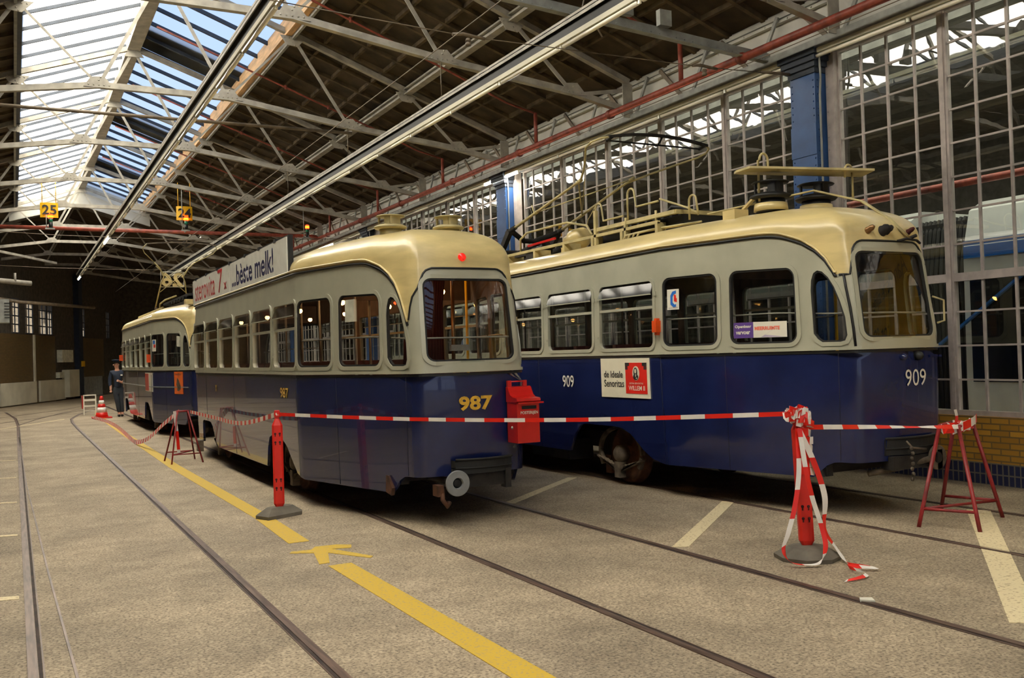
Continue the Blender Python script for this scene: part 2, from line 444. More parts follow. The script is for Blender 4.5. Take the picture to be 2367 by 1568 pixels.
class Tram:
    YT = 2.12
    crown = 1.45
    tip = 0
    cshift = 0

    def __init__(s, name, cx, ye, zb, L, label):
        s.cx, s.ye, s.zb, s.L = cx, ye, zb, L
        s.root = thing(name, (cx, ye, 0), label, 'tram')
        half = [(-.45*k/9, .05*(k/9)**2) for k in range(10)]
        for k in range(1, 11):
            t = k/10; half.append(((1-t)**2*-.45+2*t*(1-t)*-.565+t*t*-.59, (1-t)**2*.05+2*t*(1-t)*.06+t*t*.2))
        s.nc = len(half)-1
        half += [(lerp(-.59, -1.10, k/8), lerp(.2, s.YT, k/8)) for k in range(1, 9)]
        nh = half[:]; half += [(x, L-y) for x, y in reversed(nh)]
        s.tab = []; a = 0
        for i, p in enumerate(half):
            if i: a += math.dist(p, half[i-1])
            s.tab.append((a, p[0], p[1]))
        s.T = a; s.sc = s.tab[s.nc][0]; s.aT = s.tab[len(nh)-1][0]

    def plan(s, a):
        a = abs(a); a = min(a, s.T-1e-9); lo, hi = 0, len(s.tab)-1
        while hi-lo > 1:
            m = (lo+hi)//2
            if s.tab[m][0] <= a: lo = m
            else: hi = m
        A, B = s.tab[lo], s.tab[hi]; t = (a-A[0])/(B[0]-A[0])
        return lerp(A[1], B[1], t), lerp(A[2], B[2], t)

    def a_of_y(s, y): return s.aT+(y-s.YT)

    def base(s, sv, v):
        a = abs(sv); x, y = s.plan(a)
        if sv < 0: x = -x
        am = min(a, s.T-a); e = 1-smoothstep(s.sc-.06, s.sc+.75, am); far = a > s.T/2
        vv = min(v, 1.10)
        if v < 0:
            z = s.zb+v; k = .0+.03*(v/1.1)**2
            y += k*e*(-1 if far else 1); x *= 1-.02*(v/1.1)**2
            return x, y, z
        zt = lerp(1.10, 1.0, e); z = s.zb+vv/1.10*zt
        w = vv/1.10
        x *= 1-(.018+.03*e)*w; y += e*.13*w**1.4*(-1 if far else 1)
        if v > 1.10:
            t = min(1, (v-1.10)/1.0); th = t*PI/2; pw = .80
            r = max(0, math.cos(th))**pw; h = math.sin(th)**pw
            cy = max(1.35, min(s.L-1.35, y)); x *= r; y = lerp(cy, y, r); z += (s.crown-zt)*h
        return x, y, z

    def M(s, sv, v, off=0):
        p = Vector(s.base(sv, v))
        if off:
            d = .01; q = Vector(s.base(sv+d, v)); q2 = Vector(s.base(sv-d, v)); w = Vector(s.base(sv, min(v+d, 2.08))); w2 = Vector(s.base(sv, min(v, 2.07)-d))
            n = (w-w2).cross(q-q2)
            if n.length > 1e-9: p = p+n.normalized()*off
        return p+Vector((s.cx, s.ye, 0))

    def sgrid(s, s0, s1):
        o = []; x = s0
        while x < s1:
            o.append(x); am = min(abs(x), s.T-abs(x)); x += .03 if am < s.sc+.3 else (.08 if am < s.aT+.2 else .5)
        return o

    def panel(s, name, mats, outline, holes=[], vst=.12, thick=.035, dst=.1, off=0, parent=None):
        outline = dens(outline, dst)
        s0 = min(p[0] for p in outline); s1 = max(p[0] for p in outline); v0 = min(p[1] for p in outline); v1 = max(p[1] for p in outline)
        nv = max(1, int((v1-v0)/vst)); pts = [(a, v0+(k+.5)*(v1-v0)/nv) for a in s.sgrid(s0+.03, s1-.03) for k in range(nv)]
        pts = [p for p in pts if all(min(abs(p[0]-q[0])+abs(p[1]-q[1]) for q in h) > .02 for h in holes)]
        V, Tt = cdt(outline, holes, pts)
        mb = MB(); P = [s.M(a, v, off) for a, v in V]; fs = []
        for f in Tt:
            ar = (V[f[1]][0]-V[f[0]][0])*(V[f[2]][1]-V[f[0]][1])-(V[f[2]][0]-V[f[0]][0])*(V[f[1]][1]-V[f[0]][1])
            fs.append(f[::-1] if ar > 0 else f)
        mb.add(P, fs, True)
        if thick:
            mb.cur = 1; mb.add([s.M(a, v, off-thick) for a, v in V], [f[::-1] for f in fs], True); mb.cur = 0
            for lp in [outline]+holes:
                k = len(lp); mb.add([s.M(a, v, off) for a, v in lp]+[s.M(a, v, off-thick) for a, v in lp], [(i, (i+1) % k, k+(i+1) % k, k+i) for i in range(k) if abs(lp[i][1]-2.08) > .01 or abs(lp[(i+1) % k][1]-2.08) > .01], False)
        o = mb.build(name, mats, parent or s.root)
        # true surface normals, so that long thin triangles do not mark the paint
        N = []
        for a, v in V:
            d = .006; q = Vector(s.base(a+d, v)); q2 = Vector(s.base(a-d, v)); w = Vector(s.base(a, min(v+d, 2.07))); w2 = Vector(s.base(a, min(v, 2.06)-d)); n_ = (w-w2).cross(q-q2)
            N.append(n_.normalized() if n_.length > 1e-9 else Vector((0, 0, 1)))
        ns = [tuple(x) for x in N]+([tuple(-x) for x in N] if thick else []); ns += [(0, 0, 0)]*(len(o.data.vertices)-len(ns))
        o.data.normals_split_custom_set_from_vertices(ns)
        return o

    def ring(s, name, mname, loop, w0, w1, out, parent, back=-.02):
        l0 = scaleloop(loop, w0); l1 = scaleloop(loop, w1); n = len(loop); vs = []
        for lp, of in ((l0, back), (l0, out), (l1, out), (l1, -.002)): vs += [s.M(a, v, of) for a, v in lp]
        fs = [(k*n+i, k*n+(i+1) % n, (k+1)*n+(i+1) % n, (k+1)*n+i) for k in range(3) for i in range(n)]
        return MB().add(vs, fs, False).build(name, mname, parent)

    def line(s, mb, pts, r, off=0, n=6): mb.tube([s.M(a, v, off) for a, v in pts], r, n); return mb

    def strip(s, mb, pts, h, out=.008):
        """flat raised band of height h following pts"""
        vs = []
        for a, v in pts: vs += [s.M(a, v-h/2, 0), s.M(a, v-h/2, out), s.M(a, v+h/2, out), s.M(a, v+h/2, 0)]
        n = len(pts); return mb.add(vs, [(4*i+k, 4*i+k+1, 4*i+k+5, 4*i+k+4) for i in range(n-1) for k in range(3)])

    def gut(s, a):
        am = min(abs(a), s.T-abs(a)); c = s.sc-s.cshift
        return max(s.tip, interp(am, [(0, 1.075), (.36, 1.075), (.42, 1.05), (.465, .99), (.485, .90), (c-.10, .76), (c-.06, .57), (c-.04, .50), (c-.015, .58), (c+.05, .77), (c+.12, .90), (c+.22, .99), (c+.36, 1.05), (c+.6, 1.085), (c+.9, 1.1), (99, 1.1)]))

    def build(s, motor, small, wins_small, arches, v0, vE, bands=True, lit=False, seatcol='leather', handed=(1, -1)):
        T, sc, aT = s.T, s.sc, s.aT; R = s.root
        # ---- window loops
        near = [(sc+1.27, sc+1.97), (sc+.40, sc+1.15)]
        W = []
        v1 = .80; v0w = .065
        for sg in (1, -1):
            for far in (0, 1):
                mp_ = (lambda a: sg*(T-a)) if far else (lambda a: sg*a)
                for a0, a1 in near:
                    lp = rrect(a0, a1, v0w, v1, .10); W.append(('big', sg, far, [(mp_(a), v) for a, v in lp]))
                c = sc-s.cshift*.9
                lp = [(c+.27, .10), (c+.31, .16), (c+.31, .58), (c+.295, .68), (c+.26, .76), (c+.21, .79), (c+.15, .78), (c+.09, .72), (c+.04, .62), (c-.0, .48), (c-.03, .32), (c-.035, .14), (c-.01, .08), (c+.04, .065), (c+.22, .065)][::-1]
                W.append(('corner', sg, far, [(mp_(a), v) for a, v in lp]))
            for y0, y1 in wins_small:
                a0, a1 = s.a_of_y(y0), s.a_of_y(y1); W.append(('small', sg, 0, [(sg*a, v) for a, v in rrect(a0, a1, v0w, v1-.01, .085)]))
        hw = .472
        ws = []
        lp = [(a, v) for a, v in rrect(-hw, hw, .10, .975, .10)]
        W.append(('screen', 1, 0, lp))
        # far windscreen made as two halves around the seam
        fix = []
        for k, sg, far, lp in W:
            ar = sum(lp[i-1][0]*lp[i][1]-lp[i][0]*lp[i-1][1] for i in range(len(lp)))
            fix.append((k, sg, far, lp if ar > 0 else lp[::-1]))
        W = fix
        holes = [w[3] for w in W]
        # ---- shells
        ss = [x for x in s.sgrid(-T, T)]+[T]
        top = [(a, s.gut(a)) for a in ss]
        cpts = sorted(set([round(x, 4) for x in ss]+[round(sg*(sc+d), 4) for sg in (1, -1) for d in (-.08, -.06, -.04, -.02, 0, .03)]))
        top = [(a, s.gut(a)) for a in cpts]
        up = s.panel('upper_body', ['grey', 'inner'], [(-T, 0)]+[(a, 0) for a in ss[1:-1]]+[(T, 0)]+top[::-1], holes, dst=.5)
        rf = s.panel('roof', ['cream', 'inner'], top+[(T, 2.08), (-T, 2.08)], [], vst=.06, dst=.4)
        # bottom edge
        def vb(a):
            am = min(abs(a), T-abs(a)); y = am-aT+s.YT
            b_ = interp(am, [(0, vE), (sc+.02, vE), (sc+.08, vE-.005), (sc+.16, lerp(vE, v0, .25)), (sc+.24, lerp(vE, v0, .72)), (sc+.30, v0), (99, v0)])
            y = abs(a)-aT+s.YT
            for (yf, yft, ynt, yns, yn, tv) in arches:
                if yn < y < yf:
                    b_ = interp(y, [(yn, v0), (lerp(yn, yns, .6), lerp(v0, tv, .12)), (yns, lerp(v0, tv, .35)), (lerp(yns, ynt, .6), lerp(v0, tv, .82)), (ynt, lerp(v0, tv, .97)), (ynt+.12, tv), (yft-.1, tv), (yft, lerp(v0, tv, .93)), (lerp(yft, yf, .5), lerp(v0, tv, .6)), (yf, v0)])
            return b_
        bs = sorted(set([round(x, 3) for x in ss]+[round(sg*(aT-s.YT+y), 3) for sg in (1, -1) for A in arches for y in
                    [A[4], lerp(A[4], A[3], .6), A[3], lerp(A[3], A[2], .6), A[2], A[2]+.12, A[1]-.1, A[1], lerp(A[1], A[0], .5), A[0]]]+[round(sg*(sc+d), 3) for sg in (1, -1) for d in (.02, .08, .16, .24, .3)]))
        bs = [b for b in bs if -T <= b <= T]
        lo = s.panel('lower_body', ['blue', 'inner'], [(a, vb(a)) for a in bs]+[(T, -.012), (-T, -.012)], [], vst=.16, dst=.6)
        # ---- trims
        mb = MB(); side = [x for x in cpts if sc-.04 <= x <= T-sc+.04]
        for sg in (1, -1): s.line(mb, [(sg*a, s.gut(a)-.014) for a in side], .013, .004)
        mb.build('gutter_seal', 'black', R)
        mb = MB()
        for sg in (1, -1): s.line(mb, [(sg*a, s.gut(a)+.022) for a in side], .012, .006)
        mb.build('drip_rail', 'cream', R)
        mb = MB(); s.line(mb, [(a, s.gut(a)-.006) for a in cpts if abs(a) <= sc-.04], .010, .002); mb.build('screen_top_seal', 'black', R)
        mb = MB(); s.strip(mb, [(a, .012) for a in ss], .03, .014); mb.build('belt_rail', 'grey', R)
        mb = MB(); s.strip(mb, [(a, -.02) for a in ss], .022, .006); mb.build('belt_seal', 'black', R)
        for sg in (1, -1):
            for a in [aT+.02, sc+1.21, sc+.02]+([aT+3.3, aT+5.4] if not motor else [aT+2.6]):
                MB().tube([s.M(sg*a, vb(a)+.01, .001), s.M(sg*a, vb(a)/2, .001), s.M(sg*a, -.03, .001)], .0022, 4).build('panel_seam', 'black', R)
        # ---- windows
        for k, sg, far, lp in W:
            name = 'windscreen' if k == 'screen' else 'window'
            fr = s.ring(name, 'grey', lp, -.012, .028, .012, R)
            c = dens(lp, .2); pts = []
            if k == 'screen': pts = [(x*.07, v) for x in range(-6, 7) for v in (.3, .5, .7, .88)]
            V, Tt = cdt(c, [], pts)
            MB().add([s.M(a, v, -.018) for a, v in V], Tt, True).build('pane', 'tram_glass', fr)
            s0 = min(p[0] for p in lp); s1 = max(p[0] for p in lp)
            if k in ('big', 'corner', 'screen'):
                s.ring('rubber_seal', 'rubber', lp, -.03, -.010, .004, fr)
                vr = .36
                ab = [s0+(s1-s0)*i/8 for i in range(9)]
                mb = MB(); s.line(mb, [(a, vr) for a in ab], .009, -.06); mb.build('guard_rail', 'steel_paint', fr)
            else:
                mb = MB(); s.strip(mb, [(s0+.01, .50), (s1-.01, .50)], .032, .0); mb2 = MB()
                p, q = s.M(s0+.005, .50, -.008), s.M(s1-.005, .50, -.008); mb2.beam(p, q, .022, .030); mb2.build('sash_bar', 'grey', fr)
                # hinged top flap
                f = MB(); A, B_ = s.M(s0+.03, .755, -.005), s.M(s1-.03, .755, -.005); C_, D_ = s.M(s1-.01, .635, .035), s.M(s0+.01, .635, .035)
                f.add([A, B_, C_, D_], [(0, 1, 2, 3)]); f.build('vent_flap', 'flap_glass', fr)
                f = MB(); f.beam(D_, C_, .012, .012)
                for a in (s0-.03, s1+.03): f.beam(s.M(a, .615, 0), s.M(a, .66, 0), .035, .03, (0, 1, 0))
                f.build('flap_rail', 'grey', fr)
                f = MB(); f.beam(s.M(s1+.02, .20, .0), s.M(s1+.02, .20, .02), .02, .025); f.build('sash_latch', 'grey', fr)
        # ---- inside
        X = s.cx; Y = s.ye; L = s.L; zf = s.zb-.60
        MB().prism([(X+px*.96, Y+py, zf) for px, py in [(-.5, .15), (-1.05, s.YT), (-1.05, L-s.YT), (-.5, L-.15), (.5, L-.15), (1.05, L-s.YT), (1.05, s.YT), (.5, .15)]], (0, 0, .04)).build('saloon_floor', 'inner', R)
        for yy in ([2.15, L-2.15] if not motor else [2.15, L-2.15]):
            for sg in (-1, 1):
                MB().box(*sorted((X+sg*.36, X+sg*1.03)), Y+yy-.02, Y+yy+.02, zf, s.zb+.05).build('partition', 'leather', R)
            MB().box(X-1.0, X+1.0, Y+yy-.02, Y+yy+.02, s.zb+.80, s.zb+1.1).build('header_panel', 'inner', R)
        yy = 2.75
        while yy < L-2.6:
            for sg in (-1, 1):
                m_ = MB(); x0, x1 = sorted((X+sg*.30, X+sg*1.0)); m_.box(x0, x1, Y+yy, Y+yy+.40, zf+.36, zf+.44); m_.box(x0, x1, Y+yy+.36, Y+yy+.42, zf+.40, zf+.72); m_.box(X+sg*.6-.03, X+sg*.6+.03, Y+yy+.15, Y+yy+.25, zf+.04, zf+.38)
                st = m_.build('seat', 'leather', R)
            MB().tube([(X-.28, Y+yy+.4, zf+.72), (X-.28, Y+yy+.4, s.zb+1.25)], .015, 6).build('pole', 'steel_paint', R)
            yy += .85
        for dx, yy, mt in ((-.62, 1.55, 'steel_paint'), (.55, 1.3, 'yellow'), (-.2, 2.3, 'steel_paint')):
            MB().tube([(X+dx, Y+yy, zf), (X+dx, Y+yy, s.zb+1.2)], .016, 6).build('pole', mt, R)
        MB().box(X+.12, X+.44, Y+.30, Y+.62, zf, s.zb-.18).build('control_desk', 'black', R)
        if lit:
            for i, (dx, dy) in enumerate([(-.42, .85), (.4, 1.6), (-.45, 2.5), (.45, 3.4), (-.45, 4.3), (.45, 5.2), (-.45, 6.1), (.45, 7.0), (-.45, 7.9)]):
                zz = s.zb+(.86 if dy < 2 else .80)
                MB().lathe((X+dx, Y+dy, zz), [(0, -.035), (.025, -.025), (.035, 0), (.025, .02)], n=10).build('light_bulb', 'bulb', R)
            for i, dy in enumerate((1.2, 3.4, 6.0)):
                ld = bpy.data.lights.new('lamp_light', 'POINT'); ld.energy = 11 if i else 6; ld.color = (1, .55, .24); ld.shadow_soft_size = .05
                lo_ = bpy.data.objects.new('lamp_light', ld); COL.objects.link(lo_); lo_.parent = R; lo_.location = (0, dy, s.zb+1.12)
        # ---- underneath
        m_ = MB()
        for sg in (-1, 1): m_.box(*sorted((X+sg*.52, X+sg*.60)), Y+.4, Y+L-.4, .36, .56)
        for yy in (.5, 1.3, 2.3, 4.5, L/2, L-4.5, L-2.3, L-1.3, L-.5): m_.box(X-.56, X+.56, Y+yy-.05, Y+yy+.05, .38, .52)
        m_.box(X-.3, X+.3, Y+3.9, Y+4.6, .2, .5); m_.box(X-.9, X-.55, Y+4.35, Y+5.3, .2, .45)
        m_.build('chassis', 'chassis', R)
        for (yf, yft, ynt, yns, yn, tv) in arches:
            yc = Y+lerp(ynt, yft, .40)
            for sg in (-1, 1):
                ax = X+sg*.72; o3 = (sg, 0, 0)
                w = MB().lathe((ax-sg*.05, yc, .345), [(.05, 0), (.30, 0), (.345, .0), (.345, .03), (.325, .05), (.325, .115), (.29, .12), (.27, .095), (.12, .09), (.12, .13), (0, .13)], o3, 32).build('wheel', 'rusty', R)
                MB().lathe((ax+sg*.08, yc, .36), [(.0, 0), (.085, .0), (.10, .05), (.10, .10), (.07, .135), (0, .14)], o3, 18).build('axle_box', 'chassis_light', w)
                q = MB(); q.cur = 0
                for k in range(5): 
                    l = .44-.075*k; zz = .215+.0-.018*k
                    pts = [(ax+sg*.17, yc+l*t, zz+.10*(t*t)) for t in (-1, -.5, 0, .5, 1)]
                    for a_, b_ in zip(pts, pts[1:]): q.beam(a_, b_, .06, .018)
                q.box(ax+sg*.17-.045, ax+sg*.17+.045, yc-.05, yc+.05, .09, .27)
                q.build('leaf_spring', 'chassis_light', w)
                pts = [(ax+sg*.15, yc+.42*math.cos(math.radians(t)), .38+.28*math.sin(math.radians(t))) for t in range(-10, 191, 12)]
                q = MB(); [q.beam(a_, b_, .05, .035) for a_, b_ in zip(pts, pts[1:])]
                q.beam((ax+sg*.15, yc-.42, .34), (ax+sg*.15, yc-.36, .22), .05, .05); q.beam((ax+sg*.15, yc+.42, .34), (ax+sg*.15, yc+.36, .22), .05, .05)
                q.build('spring_yoke', 'chassis_light', w)
                MB().box(ax-.02, ax+.09, yc+.40, yc+.52, .08, .30).build('brake_block', 'rusty', w)
            MB().tube([(X-.7, yc, .345), (X+.7, yc, .345)], .05, 10).build('axle', 'chassis', R)
        return s

    def text(s, body, m, a0, v0, w, h, bold=.0, parent=None, depth=.006, name='lettering', shear=0):
        """text whose left edge is nearer side coordinate a0 (positive = left side of tram as photographed), reads toward smaller a"""
        p = s.M(a0, v0, 0); q = s.M(a0-w, v0, 0); u = s.M(a0, v0+h, 0)
        xd = (q-p).normalized(); yd = (u-p); yd = (yd-xd*yd.dot(xd)).normalized()
        mid = s.M(a0-w/2, v0, 0); bulge = max(0, (mid-p).dot(xd.cross(yd)))
        return text(body, parent or s.root, m, p+xd.cross(yd)*bulge, xd, yd, w, h, name, bold, depth, shear)

    def plate(s, name, m, a0, a1, v0, v1, out=.01, parent=None, label=None, r=0, n=1):
        lp = rrect(min(a0, a1), max(a0, a1), v0, v1, r, 4) if r else [(a0, v0), (a1, v0), (a1, v1), (a0, v1)]
        lp2 = dens(lp, .3)
        A = [s.M(a, v, .003) for a, v in lp2]; B_ = [s.M(a, v, out) for a, v in lp2]; k = len(lp2)
        o = MB().add(A+B_, [tuple(range(k, 2*k)), tuple(range(k))[::-1]]+[(i, (i+1) % k, k+(i+1) % k, k+i) for i in range(k)]).build(name, m, parent or s.root)
        if label: o['label'] = label
        return o


VENT = [(.16, -.06), (.16, .06), (.18, .08)]


def mushroom(t, x, y, z0, scale, mname, name='roof_vent', hood=.0):
    m_ = MB(); k = scale
    m_.lathe((x, y, z0), [(.17*k, -.08), (.165*k, .07*k)], n=24)
    m_.lathe((x, y, z0+.06*k), [(.15*k, 0), (.22*k, .005*k), (.245*k, .025*k), (.235*k, .045*k), (.16*k, .075*k), (.09*k, .08*k)], n=28)
    m_.lathe((x, y, z0+.13*k), [(.205*k, .115*k), (.215*k, .125*k), (.2*k, .135*k), (0, .14*k)], n=28); m_.lathe((x, y, z0+.13*k), [(.205*k, .115*k), (0, .114*k)], n=28)
    m_.lathe((x, y, z0+.13*k), [(.15*k, 0), (.15*k, .117*k)], n=20, a0=.6, a1=4.0)
    for j in range(3): 
        a = 2.2*j+4.4; m_.box(x+.17*k*math.cos(a)-.01, x+.17*k*math.cos(a)+.01, y+.17*k*math.sin(a)-.01, y+.17*k*math.sin(a)+.01, z0+.12*k, z0+.25*k)
    return m_.build(name, mname, t)


# --- trailer 987
t987 = Tram('tram_trailer', 3.78, 7.90, 1.40, 10.7, 'blue grey and cream tram trailer numbered 987 with long milk advert board on its roof')
t987.build(False, 6, [(2.13+1.093*k, 3.08+1.093*k) for k in range(6)], [(3.66, 3.46, 2.85, 2.40, 2.05, -.73), (8.02, 7.96, 7.25, 6.95, 6.72, -.76)], -1.12, -.95, lit=True)
R = t987.root
for dx, dy in ((-.40, 1.02), (.22, .98)): mushroom(R, 3.78+dx, 7.90+dy, 2.80 if dx < -.3 else 2.81, .68, 'cream_dark')
MB().lathe(t987.M(.03, 1.175), [(.042, -.03), (.040, .008), (.034, .014), (.030, .022), (.018, .028), (0, .030)], (0, -1, .55), 20).build('tail_lamp', 'tail_glow', R)
MB().lathe((3.42, 8.22, 2.285), [(.0, -.03), (.03, -.02), (.035, .01), (.02, .03)], n=12).build('light_bulb', 'bulb', R)
MB().lathe((3.40, 8.9, 2.1), [(.0, -.02), (.02, 0), (0, .02)], n=8).build('indicator_light', 'red_glow', R)
g = t987.text('987', 'gold', .17, -.36, .345, .135, bold=.035, name='fleet_number'); g['label'] = 'gold fleet number on end panel'
g = t987.text('987', 'gold', t987.a_of_y(10.735-7.9), -.265, .36, .115, bold=.02, name='fleet_number')
t987.text('X', 'gold', t987.a_of_y(14.65-7.9), -.28, .12, .10, bold=.02, name='crest_mark')
# curtain and far interior details behind the end windscreen
m_ = MB()
for k in range(13): m_.tube([(3.50+.035*k, 8.95+.02*(k % 2), 1.25), (3.52+.033*k, 8.95, 1.7), (3.62+.025*k, 8.95, 2.1), (3.60+.03*k, 8.95, 2.42)], .024, 6)
m_.build('curtain', 'curtain', R)
m_ = MB(); m_.tube([(3.78+.10, 8.6, .8), (3.80+.1, 8.6, 2.4)], .02); m_.build('pole', 'brass', R)
t987.plate('window_notice', 'oil_paper', t987.sc+1.02, t987.sc+.86, .52, .74, -.03)
MB().box(3.82, 4.02, 8.5, 8.52, 1.60, 1.66).build('control_handle', 'steel_paint', R)
# end bumper bow, buffer disc, coupler
def bumper(t, ye, cx, z0, z1, half, mname='rubber', out=.13):
    m_ = MB(); N = 12
    for za, zc in ((z0, z0+(z1-z0)*.36), (z0+(z1-z0)*.40, z0+(z1-z0)*.92)):
        pts = [(cx-half+.0, ye+.10), (cx-half-.01, ye-.02)]+[(cx+half*(-1+2*k/N), ye-out+.07*(-1+2*k/N)**2) for k in range(N+1)]+[(cx+half+.01, ye-.02), (cx+half, ye+.1)]
        vs = []
        for x, y in pts: vs += [(x, y, za), (x, y, zc), (x, y+.02, zc), (x, y+.02, za)]
        m_.add(vs, [(4*i+a, 4*i+(a+1) % 4, 4*i+4+(a+1) % 4, 4*i+4+a) for i in range(len(pts)-1) for a in range(4)])
    m_.tube([(cx+half*(-1+2*k/N), ye-out-.006+.07*(-1+2*k/N)**2, z1) for k in range(N+1)], .012, 6)
    m_.tube([(cx+half*(-1+2*k/N), ye-out-.006+.07*(-1+2*k/N)**2, z0+(z1-z0)*.4) for k in range(N+1)], .008, 6)
    m_.build('bumper', mname, t)
    m_ = MB(); m_.box(cx-half*.9, cx+half*.95, ye-.06, ye+.05, z0-.13, z0-.01); m_.box(cx+half*.7, cx+half*.9, ye-.10, ye, z0-.16, z0+.02); m_.box(cx-.06, cx+.06, ye-.02, ye+.9, z0-.12, z0-.02)
    m_.build('buffer_beam', 'chassis', t)
bumper(R, 7.92, 3.83, .47, .60, .29)
m_ = MB(); m_.lathe((3.50, 7.72, .405), [(.044, .05), (.046, .012), (.052, .0), (.112, .0), (.116, .004), (.116, .02), (.05, .04)], (0, 1, 0), 34); m_.sm = [False]*len(m_.sm); m_.lathe((3.50, 7.775, .405), [(.047, 0), (0, .004)], (0, 1, 0), 20)
m_.build('buffer_disc', 'buffer_grey', R)
MB().lathe((3.50, 7.74, .405), [(.044, -.006), (.03, .0), (0, .0)], (0, -1, 0), 20).build('buffer_socket', 'black', R)
MB().tube([(3.50, 7.80, .405), (3.50, 8.4, .40)], .03, 10).build('buffer_shaft', 'chassis', R)
m_ = MB(); m_.tube([(3.42, 7.9, .34), (3.40, 7.85, .25), (3.44, 7.83, .19), (3.47, 7.86, .22)], .022, 8); m_.box(3.36, 3.42, 7.86, 7.98, .28, .38); m_.build('coupling_hook', 'rusty', R)
for sg in (-1,):
    MB().prism([(3.10, 8.42, .44), (3.10, 8.52, .44), (3.10, 8.52, .28), (3.10, 8.36, .26), (3.10, 8.34, .33)], (.04, .02, 0)).build('life_guard', 'rusty', R)
m_ = MB(); m_.box(3.38, 4.2, 8.3, 8.9, .50, .60); m_.build('end_underframe', 'chassis', R)
# roof advert board
ax_ = 2.70
bd = MB().box(ax_, ax_+.05, 10.28, 16.5, 2.50, 2.945).build('advert_board', 'black', R)
m_ = MB(); m_.box(ax_-.012, ax_, 10.33, 13.43, 2.515, 2.925); m_.box(ax_-.012, ax_, 13.44, 16.48, 2.515, 2.925)
bp_ = m_.build('advert_face', 'white_sign', bd)
m_ = MB()
for yy in (10.8, 11.6, 12.4, 13.4, 14.3, 15.2, 16.1): m_.box(ax_-.018, ax_+.03, yy, yy+.09, 2.915, 2.955); m_.tube([(ax_+.03, yy, 2.7), (ax_+.5, yy, 2.76)], .012)
m_.build('board_clamp', 'black', bd)
text('sterovita', bp_, 'ink_red', (ax_-.012, 16.25, 2.575), (0, -1, 0), (0, 0, 1), 1.72, .31, bold=.0)
text('7', bp_, 'ink_red', (ax_-.012, 14.30, 2.575), (0, -1, 0), (0, 0, 1), .36, .34, bold=.0)
text('x', bp_, 'ink_red', (ax_-.012, 13.85, 2.60), (0, -1, 0), (0, 0, 1), .2, .10, bold=.03)
text('...b\u00e8ste melk!', bp_, 'ink_navy', (ax_-.012, 13.28, 2.585), (0, -1, 0), (0, 0, 1), 2.35, .29, bold=.018)

# --- motor car 909
t909 = Tram('tram_motor_car', 7.05, 5.80, 1.50, 11.5, 'blue grey and cream tram 909 standing by the glass wall with bow collector raised')
t909.crown = 1.40; t909.tip = .74; t909.cshift = .06
t909.build(True, 6, [(2.24+1.18*k, 3.28+1.18*k) for k in range(6)], [(4.05, 3.78, 2.91, 2.52, 2.14, -.80), (8.9, 8.7, 7.9, 7.5, 7.1, -.80)], -1.15, -1.0)
R = t909.root
m_ = MB(); q_ = t909.sc; t909.line(m_, [(q_-.10, .74), (q_-.105, .6), (q_-.12, .4), (q_-.13, .2), (q_-.135, .03)], .012, .004, 6); m_.build('corner_seal', 'black', R)
n1 = t909.text('909', 'ink_white', .02, -.345, .29, .15, bold=.0, name='fleet_number')
t909.text('909', 'ink_white', t909.a_of_y(9.93-5.8), -.375, .26, .145, bold=.01, name='fleet_number')
# poster on the side
a0 = t909.a_of_y(9.06-5.8); a1 = t909.a_of_y(8.13-5.8)
pl = t909.plate('cigar_poster', 'sign_cream', a0, a1, -.47, -.035, .012, label='white and red cigar advert plate')
aw = a0-a1
rp_ = t909.plate('red_panel', 'red_plastic', a0-aw*.53, a0-aw*.95, -.42, -.085, .016, pl)
t909.plate('dark_corner', 'ink_black', a0-aw*.53, a0-aw*.61, -.12, -.085, .019, rp_); t909.plate('dark_corner', 'ink_black', a0-aw*.87, a0-aw*.95, -.12, -.085, .019, rp_)
t909.plate('brown_corner', 'curtain', a0-aw*.53, a0-aw*.58, -.16, -.12, .018, rp_); t909.plate('brown_corner', 'curtain', a0-aw*.90, a0-aw*.95, -.16, -.12, .018, rp_)
def oval(t, name, m, ac, vc, ra, rv, out, parent, n=20):
    lp = [(ac+ra*math.cos(2*PI*k/n), vc+rv*math.sin(2*PI*k/n)) for k in range(n)]
    P = [t.M(a, v, out) for a, v in lp]; P2 = [t.M(a, v, .004) for a, v in lp]
    return MB().add(P+P2, [tuple(range(n))]+[(i, (i+1) % n, n+(i+1) % n, n+i) for i in range(n)]).build(name, m, parent)
ac = a0-aw*.745
ov = oval(t909, 'oval_frame', 'sign_cream', ac, -.20, .062, .078, .020, rp_)
oval(t909, 'portrait_background', 'oil_paper', ac, -.20, .052, .068, .0215, ov); oval(t909, 'portrait_coat', 'ink_black', ac+.002, -.238, .046, .034, .0225, ov); oval(t909, 'portrait_hair', 'ink_black', ac+.003, -.190, .034, .052, .023, ov)
oval(t909, 'portrait_face', 'sign_cream', ac+.001, -.176, .015, .024, .026, ov)
oval(t909, 'portrait_collar', 'oil_paper', ac-.004, -.222, .007, .016, .026, ov); oval(t909, 'portrait_cuff', 'oil_paper', ac-.018, -.252, .012, .006, .026, ov)
t909.text('WILLEM II', 'ink_white', a0-aw*.59, -.385, aw*.32, .05, parent=rp_, depth=.018, bold=.01)
t909.text('EXTRA SENORITAS', 'ink_white', a0-aw*.61, -.318, aw*.27, .018, parent=rp_, depth=.018)
t909.text('de Ideale', 'ink_black', a0-aw*.07, -.25, aw*.40, .075, parent=pl, depth=.014, bold=.012)
t909.text('Senoritas', 'ink_black', a0-aw*.07, -.355, aw*.42, .082, parent=pl, depth=.014, bold=.012)
